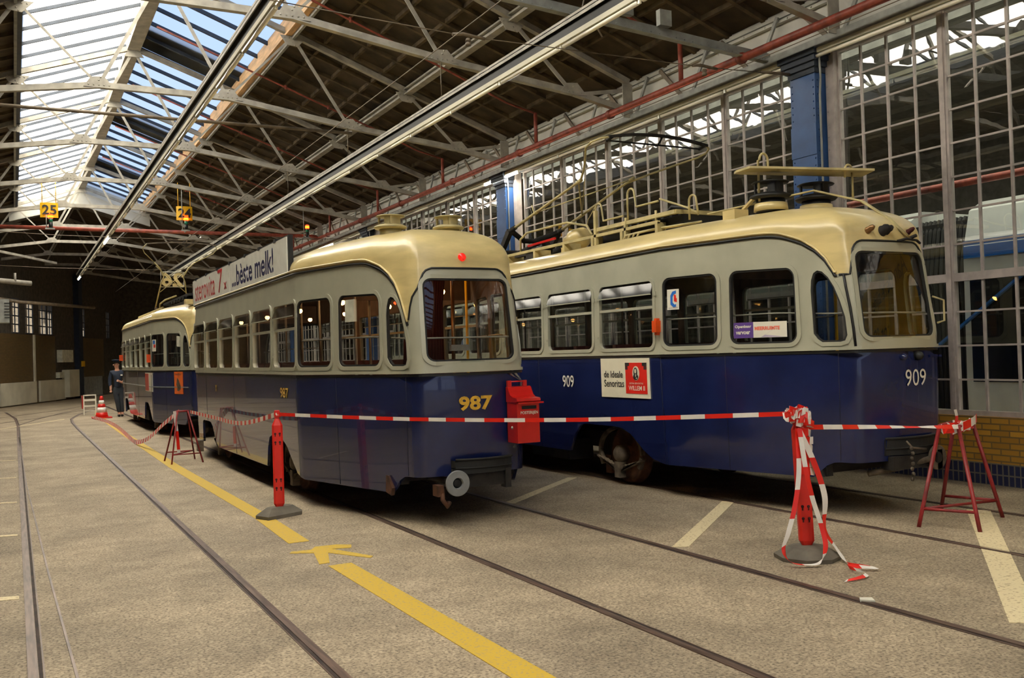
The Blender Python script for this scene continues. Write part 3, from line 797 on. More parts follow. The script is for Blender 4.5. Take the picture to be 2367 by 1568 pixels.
# bank sticker, overlay sticker, lantern
sc = t909.sc
st_ = t909.plate('bank_sticker', 'ink_white', sc+1.90, sc+1.75, .455, .665, .0, label='small white sticker with blue and red emblem')
for pts, mn in (([(.10, .60), (.075, .64), (.03, .65), (.03, .62), (.06, .61), (.075, .585), (.075, .53), (.05, .505), (.03, .51), (.03, .485), (.065, .48), (.10, .51)], 'bank_blue'), ([(.055, .61), (.03, .60), (.03, .575), (.005+.015, .57), (.02, .53), (.055, .54)], 'red_plastic')):
    P = [t909.M(sc+1.755+a, v, .004) for a, v in pts]; MB().prism(P, t909.M(sc+1.8, .6, .003)-t909.M(sc+1.8, .6, 0)).build('emblem', mn, st_)
t909.text('centrumbank', 'ink_navy', sc+1.885, .465, .12, .018, parent=st_, depth=.003)
ov_ = t909.plate('purple_sticker', 'purple', sc+1.10, sc+.88, .135, .285, .0, label='purple and white transport sticker')
t909.plate('white_half', 'ink_white', sc+.88, sc+.52, .135, .285, .0, ov_)
P = [t909.M(sc+a, v, .001) for a, v in ((.80, .137), (.68, .20), (.52, .283), (.52, .137))]; MB().prism(P, t909.M(sc+.6, .2, .002)-t909.M(sc+.6, .2, 0)).build('lilac_corner', 'lilac', ov_)
t909.text('Openbaar', 'ink_white', sc+1.085, .225, .185, .036, parent=ov_, depth=.004, bold=.03)
t909.text('vervoer', 'ink_white', sc+1.075, .17, .16, .030, parent=ov_, depth=.004, bold=.03)
t909.text('MEERRUIMTE', 'salmon', sc+.865, .205, .27, .035, parent=ov_, depth=.004, bold=.05)
a = t909.aT+.03
m_ = MB(); p = t909.M(a, .19, 0); m_.box(p.x-.07, p.x, p.y-.035, p.y+.035, 1.73, 1.85); m_.box(p.x-.05, p.x, p.y-.02, p.y+.02, 1.70, 1.875); m_.build('side_lantern', 'orange', R)
# front lamps, socket plate, number brackets
def knob(x, y, z, r, mname, parent, name): return MB().lathe((x, y, z), [(r*1.15, 0), (r*1.15, .015), (r, .02), (r, .05), (r*1.05, .055), (r*.95, .08), (r*.5, .10), (0, .105)], (0, -1, .05), 18).build(name, mname, parent)
fy = 5.85
knob(7.02-.02, fy, 1.415, .030, 'blue', R, 'socket_cap'); knob(7.20, fy-.01, 1.42, .040, 'black', R, 'headlamp_socket')
m_ = MB(); m_.box(7.40, 7.56, fy+.03-.06, fy+.03, 1.405, 1.425); m_.build('name_bracket', 'blue', R)
def roofdot(x, y, z, r, mn, nm): return MB().lathe(t909.M(7.06-x, 1.165), [(r*1.3, -.03), (r*1.2, .01), (r, .02), (r, .05), (r*.6, .075), (0, .08)], (0, -1, .45), 16).build(nm, mn, R)
roofdot(6.80, 6.0, 2.575, .027, 'brass', 'roof_lamp'); roofdot(6.98, 6.0, 2.585, .040, 'chassis', 'roof_lamp'); roofdot(7.03, 5.97, 2.59, .03, 'chassis', 'roof_lamp'); roofdot(7.36, 6.03, 2.56, .022, 'curtain', 'roof_lamp')
m_ = MB(); m_.tube([(7.62, 5.90, 1.72), (7.68, 5.87, 1.74), (7.68, 5.87, 1.93), (7.60, 5.93, 1.97)], .010); m_.build('mirror_handle', 'cream_dark', R)
# antenna cable brackets over roof nose
m_ = MB(); c_ = [(6.35, 7.6, 2.93), (6.95, 6.72, 3.06), (7.12, 6.30, 2.90), (7.14, 6.02, 2.70), (7.20, 5.93, 2.58), (7.30, 5.92, 2.50)]
m_.tube(c_, .010); m_.tube([(x+.03, y, z) for x, y, z in c_[1:]], .008); m_.build('roof_cable', 'cream_dark', R)
m_ = MB(); m_.tube([(7.12, 5.90, 2.47), (7.2, 5.86, 2.49), (7.34, 5.87, 2.48), (7.42, 5.9, 2.46)], .012); m_.tube([(7.25, 5.86, 2.5), (7.3, 5.84, 2.52)], .016); m_.build('wiper', 'chassis', R)
bumper(R, 5.84, 7.12, .55, .70, .33, out=.07)
m_ = MB(); m_.lathe((7.36, 5.74, .50), [(.044, .05), (.046, .012), (.052, .0), (.108, .0), (.112, .004), (.112, .02), (.05, .04)], (0, 1, 0), 34); m_.sm = [False]*len(m_.sm); m_.build('buffer_disc', 'chassis_light', R); MB().lathe((7.36, 5.76, .50), [(.044, -.006), (.03, .0), (0, .0)], (0, -1, 0), 20).build('buffer_socket', 'rusty', R)
m_ = MB(); m_.tube([(6.75, 6.0, .38), (7.0, 5.85, .43), (7.3, 5.75, .5)], .028); m_.build('coupling_bar', 'chassis_light', R)
m_ = MB()
for k in range(7): m_.lathe((6.92, 5.66, .62-.045*k), [(.018, 0), (.018, .012)], ((k % 2), 1-(k % 2), 0), 8)
m_.tube([(6.90, 5.70, .68), (6.95, 5.68, .62), (7.10, 5.66, .60)], .01); m_.build('safety_chain', 'chassis_light', R)
MB().prism([(6.42, 6.25, .50), (6.42, 6.42, .50), (6.42, 6.42, .36), (6.42, 6.2, .36)], (.04, .02, 0)).build('life_guard', 'chassis', R)
MB().box(6.65, 7.45, 6.2, 6.9, .58, .66).build('end_underframe', 'chassis', R)
# roof equipment of 909
for dx, dy in ((-.32, 1.28), (.24, 1.22)):
    mushroom(R, 7.05+dx, 5.8+dy, 2.965, .86, 'black')
    MB().lathe((7.05+dx, 5.8+dy, 2.90), [(.17, 0), (.16, .075), (.10, .08)], n=24).build('vent_base', 'cream', R)
m_ = MB(); A_ = Vector((6.50, 7.18, 3.285)); B_ = Vector((7.60, 6.62, 3.245)); d_ = (B_-A_).normalized(); nn_ = d_.cross(Vector((0, 0, 1)))
m_.prism([A_-nn_*.17+Vector((0, 0, .02)), A_-d_*.10-nn_*.05, A_-d_*.10+nn_*.05, A_+nn_*.17+Vector((0, 0, .02)), B_+nn_*.17, B_-nn_*.17], (0, 0, .022)); m_.build('vent_cover_board', 'cream_dark', R)
def hoop(x, y, z, h, d, nm='hand_hoop', w=.012, y2=None):
    pts = [(x, y, z)]+[(x, y+d/2-d/2*math.cos(t), z+h+d/2*math.sin(t)) for t in [PI*k/8 for k in range(9)]]+[(x, y+d, z+h-.14)]
    return MB().tube(pts, w, 8).build(nm, 'cream_dark', R)
MB().tube([(6.58, 7.08, 2.99), (6.58, 7.08, 3.40)]+[(6.58+.055*(1-math.cos(t)), 7.08-.02, 3.40+.07*math.sin(t)) for t in [PI*k/8 for k in range(9)]]+[(6.69, 7.06, 3.3)], .012, 8).build('hand_hoop', 'cream_dark', R)
MB().tube([(7.42, 6.66, 2.99), (7.42, 6.66, 3.27)]+[(7.42-.05*(1-math.cos(t)), 6.66, 3.27+.06*math.sin(t)) for t in [PI*k/8 for k in range(9)]]+[(7.32, 6.66, 3.2)], .011, 8).build('hand_hoop', 'cream_dark', R)
m_ = MB(); m_.box(6.38, 6.56, 7.22, 7.40, 2.82, 2.93); m_.beam((6.54, 7.28, 2.93), (6.58, 7.16, 3.03), .05, .02); m_.build('cable_box', 'cream', R)


def roofgear(t, X, Y0, Y1, zg, zr, pan_y, pan_lift, mirror=1, plate=False):
    """walkway frame along the roof edge, resistor boxes, compressor drum and bow collector"""
    R = t.root; m_ = MB(); xs = X-.60
    m_.box(xs-.02, xs+.02, Y0, Y1, zr+.10, zr+.14)
    y = Y0
    while y < Y1-.1: m_.box(xs-.02, xs+.02, y, y+.045, zr-.06, zr+.12); m_.box(xs, xs+.30, y, y+.02, zr-.04, zr+.10); y += .62
    m_.box(xs-.02, X-.25, Y0, Y1, zr+.085, zr+.10) if False else None
    m_.box(X+.58, X+.62, Y0, Y1, zr+.10, zr+.14)
    m_.build('walkway_frame', 'cream_dark', R)
    return R


# 909 roof frame, traced by its uprights (world coordinates)
X0 = 6.52; zr = 2.80
m_ = MB(); m_.box(X0-.02, X0+.02, 8.65, 13.1, 2.985, 3.02)
for y in (8.65, 9.35, 10.0, 10.7, 11.5, 12.3, 13.05): m_.box(X0-.022, X0+.022, y, y+.05, 2.80, 3.0); m_.box(X0+.02, X0+.24, y, y+.018, 2.85, 3.0)
m_.box(7.56, 7.60, 8.65, 13.1, 2.985, 3.02); [m_.box(7.56, 7.60, y, y+.05, 2.8, 3.0) for y in (8.65, 10, 11.5, 13)]
m_.build('walkway_frame', 'cream_dark', R)
m_ = MB(); m_.box(X0+.10, 7.5, 8.35, 9.95, 2.90, 3.05); m_.build('resistor_tray', 'black', R)
m_ = MB(); m_.box(X0-.01, X0+.05, 8.35, 10.0, 3.055, 3.10); m_.box(X0, 7.55, 8.33, 8.37, 3.055, 3.10); m_.box(X0, 7.55, 9.94, 9.98, 3.055, 3.10)
m_.box(X0-.02, X0+.02, 9.93, 9.98, 2.86, 3.32); m_.box(X0-.02, X0+.02, 9.28, 9.32, 2.85, 3.1)
for y in (8.7, 9.3): m_.tube([(X0, y, 3.0), (X0, y, 3.14)], .016, 6)
m_.build('resistor_frame', 'cream_dark', R)
m_ = MB()
for k in range(9): m_.box(X0+.16, 7.4, 8.45+.16*k, 8.50+.16*k, 3.0, 3.13)
m_.tube([(6.9, 8.55, 3.05), (6.85, 8.6, 3.17), (6.8, 8.75, 3.2), (6.8, 8.9, 3.1)], .03, 8); m_.build('resistor_bank', 'black', R)
for y, z, h in ((9.95, 3.05, .28), (9.25, 3.10, .30)):
    MB().tube([(X0, y, z), (X0, y, z+h)]+[(X0, y-.07+.07*math.cos(t), z+h+.07*math.sin(t)) for t in [PI*k/8 for k in range(1, 9)]]+[(X0, y-.17, z+h-.16), (X0, y-.6, z+h-.16)], .013, 8).build('hand_hoop', 'cream_dark', R)
MB().tube([(X0, 8.62, 3.26), (X0+.05, 8.2, 3.10), (X0, 7.95, 3.0)], .012, 8).build('hand_rail', 'cream_dark', R)
MB().tube([(X0, 8.1, 2.95), (X0, 8.1, 3.15)]+[(X0, 8.04+.06*math.cos(t), 3.15+.06*math.sin(t)) for t in [PI*k/8 for k in range(1, 9)]]+[(X0, 7.95, 2.98)], .012, 8).build('hand_hoop', 'cream_dark', R)
m_ = MB(); m_.lathe((6.85, 10.9, 3.10), [(.0, -.18), (.10, -.17), (.135, -.12), (.135, .10), (.10, .15), (.07, .17), (.07, .30), (.05, .32), (0, .32)], (0, 1, 0), 24)
m_.box(6.75, 6.95, 10.85, 11.2, 2.90, 3.0); m_.build('compressor_drum', 'cream', R)
m_ = MB(); m_.lathe((6.72, 11.55, 3.02), [(0, 0), (.10, 0), (.105, .02), (.10, .03), (.10, .12), (.105, .13), (.10, .14), (.10, .27), (.08, .30), (0, .3)], (0, 1, 0), 20); m_.build('cable_reel', 'black', R)
MB().beam((6.62, 11.9, 3.10), (6.66, 11.2, 3.13), .03, .03).build('red_lever', 'red', R)
for k in range(5): MB().tube([(6.45+.01*k, 12.4+.09*k, 2.80), (6.47, 12.37+.09*k, 2.90), (6.56, 12.35+.09*k, 2.93)], .014, 6).build('roof_conduit', 'cream_dark', R)
for k in range(4): MB().tube([(6.40, 8.95+.09*k, 2.82), (6.44, 8.93+.09*k, 2.91), (6.55, 8.8+.09*k, 2.94), (6.6, 8.0+.05*k, 2.92)], .014, 6).build('roof_conduit', 'cream_dark', R)
MB().tube([(X0, 11.95, 2.99), (X0, 11.95, 3.20), (X0+.03, 11.8, 3.28), (X0+.15, 10.9, 3.31), (X0+.15, 10.4, 3.20), (X0+.1, 10.2, 3.05)], .016, 8).build('hand_rail', 'cream_dark', R)


def lyre(R, bx, by, bz, S_, ylean, zl, hw=.55, mh='cream_dark'):
    """bow collector: two arms from a sprung base rising toward -y, with a wide bent bow at the top"""
    m_ = MB()
    for sg in (-1, 1): m_.beam((bx+sg*.38, by-.35, bz), (bx+sg*.38, by+.5, bz), .05, .05); m_.beam((bx+sg*.38, by+.25, bz), (bx+sg*.40, by-.1, bz+.22), .05, .05)
    m_.tube([(bx-.5, by, bz+.08), (bx+.5, by, bz+.08)], .04, 8)
    for k in range(3): m_.tube([(bx-.2+.2*k, by+.45, bz+.05), (bx-.2+.2*k, by-.2, bz+.1)], .035, 8)
    m_.build('collector_base', 'chassis', R)


# collector of 909 built from points on its own plane, see P3
def P3(u, w):
    """u across the tram (m), w along the arms from the base"""
    b = Vector((7.05, 12.45, 3.40)); d = Vector((0, -3.17, .70)).normalized(); return b+Vector((u, 0, 0))+d*w
m_ = MB()
for sg in (-1, 1):
    m_.beam((7.05+sg*.42, 13.0, 3.0), (7.05+sg*.42, 11.6, 3.0), .06, .06)
    m_.beam((7.05+sg*.42, 12.9, 3.0), P3(sg*.42, -.02), .07, .09); m_.tube([P3(sg*.42, -.12), P3(sg*.41, .14)], .036, 8)
    m_.box(7.05+sg*.45-.08, 7.05+sg*.45+.08, 12.6, 12.9, 2.80, 2.98); m_.box(7.05+sg*.45-.08, 7.05+sg*.45+.08, 11.6, 11.8, 2.80, 2.98)
m_.tube([(6.55, 12.8, 3.10), (7.55, 12.8, 3.10)], .045, 8); m_.tube([P3(-.42, 0), P3(-.1, -.2)+Vector((0, 0, -.08)), P3(.1, -.2)+Vector((0, 0, -.08)), P3(.42, 0)], .04, 8)
for k in range(4): m_.tube([(6.8+.17*k, 13.0, 3.02), (6.8+.17*k, 12.2, 3.10)], .045, 8)
m_.build('collector_base', 'chassis', R)
m_ = MB()
for sg in (-1, 1):
    m_.tube([P3(sg*.41, .08), P3(sg*.38, 1.2), P3(sg*.36, 1.95), P3(sg*.52, 2.3), P3(sg*.72, 2.66), P3(sg*.86, 2.90), P3(sg*.88, 3.06), P3(sg*.82, 3.18), P3(sg*.72, 3.24)], [.024, .019, .017, .014, .014, .013, .013, .013, .013], 8)
m_.tube([P3(-.39, .75), P3(.36, 2.1)], .009, 6); m_.tube([P3(-.36, 1.9), P3(.39, .75)], .012, 6); m_.tube([P3(.39, .75), P3(-.36, 2.05)+Vector((0, 0, -.02))], .007, 6)
for u_, w_ in ((-.36, 1.92), (.39, .75), (-.39, .75), (.36, 2.1)): m_.tube([P3(u_, w_-.05), P3(u_, w_+.05)], .026, 8)
m_.tube([P3(-.39, .7), P3(-.37, .6)+Vector((0, 0, .16))], .011, 6)
m_.tube([P3(.37, 1.2), P3(.40, .9)+Vector((0, 0, -.12)), P3(.42, .8)+Vector((0, 0, -.22))], .008, 6)
m_.build('collector_arm', 'cream_dark', R)
m_ = MB()
cv = [P3(-.74+1.48*k/14, 3.24)+Vector((0, 0, .07*(1-(k/7-1)**2))) for k in range(15)]
for a_, b_ in zip(cv, cv[1:]): m_.beam(a_, b_, .05, .03)
m_.tube([P3(-.72, 3.14), P3(.72, 3.14)], .011, 6); m_.tube([P3(.05, 3.14), P3(.05, 3.24)+Vector((0, 0, .06))], .012, 6); m_.tube([P3(-.70, 3.13), P3(-.70, 3.26)], .02, 6); m_.tube([P3(.70, 3.13), P3(.70, 3.26)], .02, 6)
m_.build('collector_bow', 'chassis', R)

# --- rear motor car
tbk = Tram('tram_motor_car', 3.78, 20.0, 1.42, 10.5, 'blue grey and cream tram coupled beyond trailer 987, with cut-out route number on its roof')
tbk.build(True, 6, [(2.13+1.06*k, 3.06+1.06*k) for k in range(6)], [(3.66, 3.46, 2.85, 2.40, 2.05, -.73), (7.9, 7.8, 7.25, 6.95, 6.72, -.76)], -1.14, -.95)
R = tbk.root
m_ = MB(); X0 = 3.24
m_.box(X0-.02, X0+.02, 24.2, 29.2, 2.91, 2.95)
for k in range(9): m_.box(X0-.022, X0+.022, 24.2+.62*k, 24.26+.62*k, 2.74, 2.93); m_.box(X0, X0+.22, 24.2+.62*k, 24.22+.62*k, 2.76, 2.92)
m_.build('walkway_frame', 'cream_dark', R)
m_ = MB(); m_.box(3.3, 4.3, 20.8, 25.4, 2.84, 2.92); m_.box(3.3, 4.3, 20.9, 24.6, 3.0, 3.05)
for k in range(6): m_.lathe((3.28, 21.0+.42*k, 2.93), [(.05, 0), (.03, .03), (.05, .06)], n=10)
m_.build('resistor_tray', 'black', R)
MB().tube([(3.24, 24.8, 2.93), (3.24, 24.7, 3.05), (3.3, 24.2, 3.12), (3.3, 22.5, 3.10)], .02, 8).build('hand_rail', 'cream_dark', R)
MB().box(3.2, 3.36, 20.55, 20.75, 2.80, 2.9).build('cable_box', 'cream', R)
m_ = MB()
m_.tube([(3.38, 26.5, 3.02), (3.45, 26.7, 2.98), (4.0, 26.6, 3.0), (4.15, 26.5, 3.08)], .05, 8); m_.beam((3.35, 25.8, 2.96), (3.35, 27.3, 2.96), .06, .06); m_.beam((4.2, 25.8, 2.96), (4.2, 27.3, 2.96), .06, .06)
m_.build('collector_base', 'rusty', R)
def Q3(u, w): return Vector((3.78+u, 26.6, 3.03))+Vector((0, -.5, .866)).normalized()*w
m_ = MB()
for sg in (-1, 1): m_.tube([Q3(sg*.42, 0), Q3(sg*.30, .78), Q3(sg*.24, .95), Q3(sg*.36, 1.2), Q3(sg*.50, 1.36)], .018, 8)
m_.tube([Q3(-.32, .5), Q3(.45, 1.25)], .010, 6); m_.tube([Q3(.32, .5), Q3(-.45, 1.25)], .010, 6); m_.tube([Q3(.5, 1.36), Q3(.95, 1.62), Q3(1.05, 1.75), Q3(1.0, 1.9)], .012, 6); m_.tube([Q3(-.5, 1.36), Q3(-.75, 1.62), Q3(-.8, 1.75), Q3(-.7, 1.88)], .012, 6)
m_.build('collector_arm', 'cream_dark', R)
m_ = MB(); cv = [Q3(-.7+1.7*k/10, 1.88)+Vector((0, 0, .05*(1-(k/5-1)**2))) for k in range(11)]
for a_, b_ in zip(cv, cv[1:]): m_.beam(a_, b_, .04, .03)
m_.build('collector_bow', 'chassis_light', R)
m_ = MB()
# cut-out route number plate "62" in a white frame
fr = [(-.29, .50), (.29, .50), (.29, .90), (-.29, .90)]
m_.tube([(3.78+x, 26.35, 3.10+z) for x, z in fr], .010, 6, closed=True); np_ = m_.build('number_plate', 'ink_white', R)
text('26', np_, 'cream', (4.06, 26.35, 3.61), (-1, 0, 0), (0, 0, 1), .56, .38, bold=.03, name='route_number')
# adverts on its side
a = tbk.sc
o = tbk.plate('orange_poster', 'poster_orange', a+.75, a+.33, -.50, -.035, .012, label='orange poster with a dark figure')
text('Heldin', o, 'ink_navy', tbk.M(a+.70, -.11, .014), tbk.M(a+.35, 0)-tbk.M(a+.7, 0), (0, 0, 1), .30, .045)
P = [tbk.M(a+x, v, .015) for x, v in ((.58, -.16), (.50, -.22), (.46, -.30), (.42, -.33), (.44, -.40), (.52, -.44), (.60, -.43), (.58, -.36), (.63, -.30), (.60, -.22))]
MB().prism(P, tbk.M(a+.5, -.3, .004)-tbk.M(a+.5, -.3, 0)).build('poster_figure', 'chassis_light', o)
aa = tbk.a_of_y(3.15); o = tbk.plate('side_poster', 'ink_white', aa, aa-1.1, -.47, -.05, .012, label='white and red advert plate')
tbk.plate('red_panel', 'red', aa-.02, aa-.62, -.45, -.07, .016, o)
tbk.text('909', 'gold', tbk.a_of_y(4.2), -.27, .3, .1, name='fleet_number') if False else None
aa = tbk.aT; p = tbk.M(aa+.1, .2, 0); MB().box(p.x-.08, p.x, p.y-.05, p.y+.05, 1.60, 1.78).build('side_lantern', 'orange', R)
p = tbk.M(tbk.a_of_y(8.2), .2, 0); MB().box(p.x-.09, p.x, p.y-.05, p.y+.05, 1.68, 1.84).build('side_lantern', 'orange', R)
o = tbk.plate('bank_sticker', 'ink_white', tbk.sc+1.92, tbk.sc+1.72, .42, .68, -.002)
tbk.plate('emblem', 'bank_blue', tbk.sc+1.88, tbk.sc+1.76, .58, .66, .002, o); tbk.plate('emblem', 'red_plastic', tbk.sc+1.84, tbk.sc+1.74, .50, .57, .002, o)
tbk.plate('window_notice', 'oil_paper', tbk.sc+.62, tbk.sc+.48, .5, .72, -.03)
m_ = MB(); tbk.strip(m_, [(tbk.sc+.05, -.36), (tbk.sc+1, -.36), (tbk.aT, -.36), (tbk.a_of_y(8.4), -.36)], .02, .012); m_.build('rub_rail', 'steel_grey', R)

# --- red letter box hanging on the end of the trailer
lb = thing('letter_box', (4.22, 7.86, .70), 'red steel letter box hooked on the end of trailer 987', 'letter box')
x0, x1, y1 = 4.11, 4.345, 7.90; yb = 7.70
m_ = MB(); m_.box(x0, x1, yb, y1, .72, 1.11); m_.build('box_body', 'red', lb)
prof = [(y1, 1.24), (y1-.015, 1.245), (y1-.04, 1.235), (y1-.06, 1.20), (y1-.085, 1.165), (y1-.125, 1.145), (y1-.19, 1.14), (y1-.215, 1.135), (y1-.22, 1.11), (y1-.20, 1.10), (y1, 1.10)]
m_ = MB(); m_.prism([(x0-.008, y, z) for y, z in prof], (x1-x0+.016, 0, 0)); m_.box(x0-.0, x1+.035, yb-.03, yb+.02, 1.085, 1.10); m_.build('hood', 'red', lb)
MB().box(x0+.05, x1-.03, yb-.004, yb, 1.035, 1.065).build('letter_slot', 'black', lb)
m_ = MB(); m_.box(x0+.0, x0+.04, y1-.03, y1, 1.23, 1.30); m_.box(x1-.07, x1-.03, y1-.03, y1, 1.23, 1.30); m_.tube([(x0+.02, y1-.02, 1.29), (x1-.05, y1-.02, 1.29)], .006); m_.build('hanging_hook', 'red', lb)
m_ = MB(); m_.lathe((x0-.001, yb+.10, .86), [(.016, 0), (.016, .006), (.006, .012), (0, .012)], (-1, 0, 0), 12); m_.build('lock', 'steel_grey', lb)
text('POSTERIJEN', lb, 'ink_white', (x0+.035, yb-.001, .98), (1, 0, 0), (0, 0, 1), .185, .036, bold=.02)

# ================================================================== the hall
XR, XL, XC = 9.25, -4.45, 2.40
ZE, ZB, ZT = 5.97, 7.60, 8.43          # eaves, skylight edge, ridge
XB1, XB0 = 4.65, .15
Y0, YS, Y1 = -14.0, 39.3, 58.0
struct(MB().box(-9, 22, Y0-2, Y1+4, -.2, 0).build('floor', 'concrete'))
# roof boarding with coffer ribs
def slab(x0, z0, x1, z1, ya, yb):
    m_ = MB(); m_.prism([(x0, ya, z0), (x1, ya, z1), (x1, ya, z1+.1), (x0, ya, z0+.1)], (0, yb-ya, 0)); m_.cur = 1
    n = 8
    for k in range(n+1):
        t = k/n; x = lerp(x0, x1, t); z = lerp(z0, z1, t); m_.box(x-.03, x+.03, ya, yb, z-.06, z+.01)
    y = ya
    while y < yb: m_.beam((x0, y, z0-.03), (x1, y, z1-.03), .07, .08); y += .728
    return m_
struct(slab(XR, ZE-.03+.07, XB1, ZB+.07, -2, YS+.4).build('ceiling', ['ceiling_board', 'ceiling_rib']))
struct(slab(XL, ZE+.04, XB0, ZB+.07, -2, YS+.4).build('ceiling_left', ['ceiling_board', 'ceiling_rib']))
m_ = MB(); m_.prism([(XL, YS+.4, ZE+.1), (XC, YS+.4, ZT+.15), (XR, YS+.4, ZE+.1), (XR, YS+.4, ZE+.3), (XC, YS+.4, ZT+.35), (XL, YS+.4, ZE+.3)], (0, Y1-YS+3, 0)); struct(m_.build('ceiling_far', 'ceiling_board'))
m_ = MB(); m_.prism([(XL, Y0, ZE+.1), (XB0, Y0, ZB+.1), (XB0, Y0, ZB+.3), (XL, Y0, ZE+.3)], (0, 12, 0)); m_.prism([(XR, Y0, ZE+.1), (XB1, Y0, ZB+.1), (XB1, Y0, ZB+.3), (XR, Y0, ZE+.3)], (0, 12, 0)); struct(m_.build('ceiling_near', 'ceiling_board'))
# skylight: each slope is glass with bars
m_ = MB(); m_.add([(XB0, Y0, ZB+.16), (XC, Y0, ZT+.16), (XC, YS, ZT+.16), (XB0, YS, ZB+.16)], [(0, 1, 2, 3)])
struct(m_.build('window_glazing_left', 'milk_glass'))
m_ = MB(); m_.add([(XC, Y0, ZT+.16), (XB1, Y0, ZB+.16), (XB1, YS, ZB+.16), (XC, YS, ZT+.16)], [(0, 1, 2, 3)])
struct(m_.build('window_glazing_right', 'roof_glass'))
m_ = MB(); y = Y0; k = 0
while y < YS:
    m_.beam((XC, y, ZT+.11), (XB1, y, ZB+.11), .055, .07); y += .874; k += 1
m_.build('glazing_bars_right', 'dark_bar'); struct(bpy.data.objects['glazing_bars_right'])
m_ = MB(); y = Y0
while y < YS: m_.beam((XC, y, ZT+.11), (XB0, y, ZB+.11), .04, .06); y += .874
struct(m_.build('glazing_bars_left', 'dark_bar'))
bpy.data.objects['glazing_bars_right'].name = 'trim_1'; bpy.data.objects['glazing_bars_left'].name = 'trim_2'
for nm, o in (('window_40', 'window_glazing_left'), ('window_41', 'window_glazing_right')): bpy.data.objects[o].name = nm
m_ = MB()
for y in (20.6, 27.6, 34.3): m_.prism([(XC, y, ZT+.19), (XB1, y, ZB+.19), (XB1, y+1.3, ZB+.19), (XC, y+1.3, ZT+.19)], (0, 0, .08))
struct(m_.build('trim_3', 'ceiling_board'))
m_ = MB(); m_.box(XC-.10, XC-.01, Y0, YS, ZT-.14, ZT+.16); m_.box(XC+.01, XC+.10, Y0, YS, ZT-.14, ZT+.16); m_.box(XC-.13, XC+.13, Y0, YS, ZT-.16, ZT-.13); struct(m_.build('trim_4', 'steel_paint'))
m_ = MB(); m_.box(XB1-.14, XB1-.02, Y0, YS+.4, ZB-.10, ZB+.22); m_.cur = 1; m_.box(XB1-.02, XB1+.03, Y0, YS+.4, ZB-.16, ZB+.1); struct(m_.build('trim_5', ['tan_wood', 'steel_grey']))
m_ = MB(); m_.box(XB0+.02, XB0+.1, Y0, YS+.4, ZB-.10, ZB+.22); m_.cur = 1; m_.box(XB0-.03, XB0+.02, Y0, YS+.4, ZB-.16, ZB+.1); struct(m_.build('trim_6', ['dark_bar', 'steel_grey']))
m_ = MB()
for sx_ in (6.87, -2.07): m_.box(sx_-.07, sx_+.07, -2, 56, 6.74, 6.77); m_.box(sx_-.015, sx_+.015, -2, 56, 6.66, 6.76); m_.box(sx_-.07, sx_+.07, -2, 56, 6.64, 6.665)
struct(m_.build('trim_7', 'steel_paint'))
# end gable of the skylight: riveted plate arch
m_ = MB(); yg = YS
m_.prism([(XB0-.2, yg, 7.05), (XB0-.2, yg, 7.65), (XC, yg, 8.66), (XB1+.2, yg, 7.65), (XB1+.2, yg, 7.0), (XC+.35, yg, 7.62), (XC, yg, 7.70), (XC-.35, yg, 7.62)], (0, .05, 0))
m_.beam((XB0-.2, yg-.03, 7.02), (XC, yg-.03, 7.70), .12, .05); m_.beam((XB1+.2, yg-.03, 7.0), (XC, yg-.03, 7.70), .12, .05)
m_.beam((XB0-.1, yg-.03, 7.35), (XC, yg-.03, 8.25), .02, .03); m_.beam((XB1+.1, yg-.03, 7.35), (XC, yg-.03, 8.25), .02, .03)
struct(m_.build('wall_gable', 'girder_grey'))

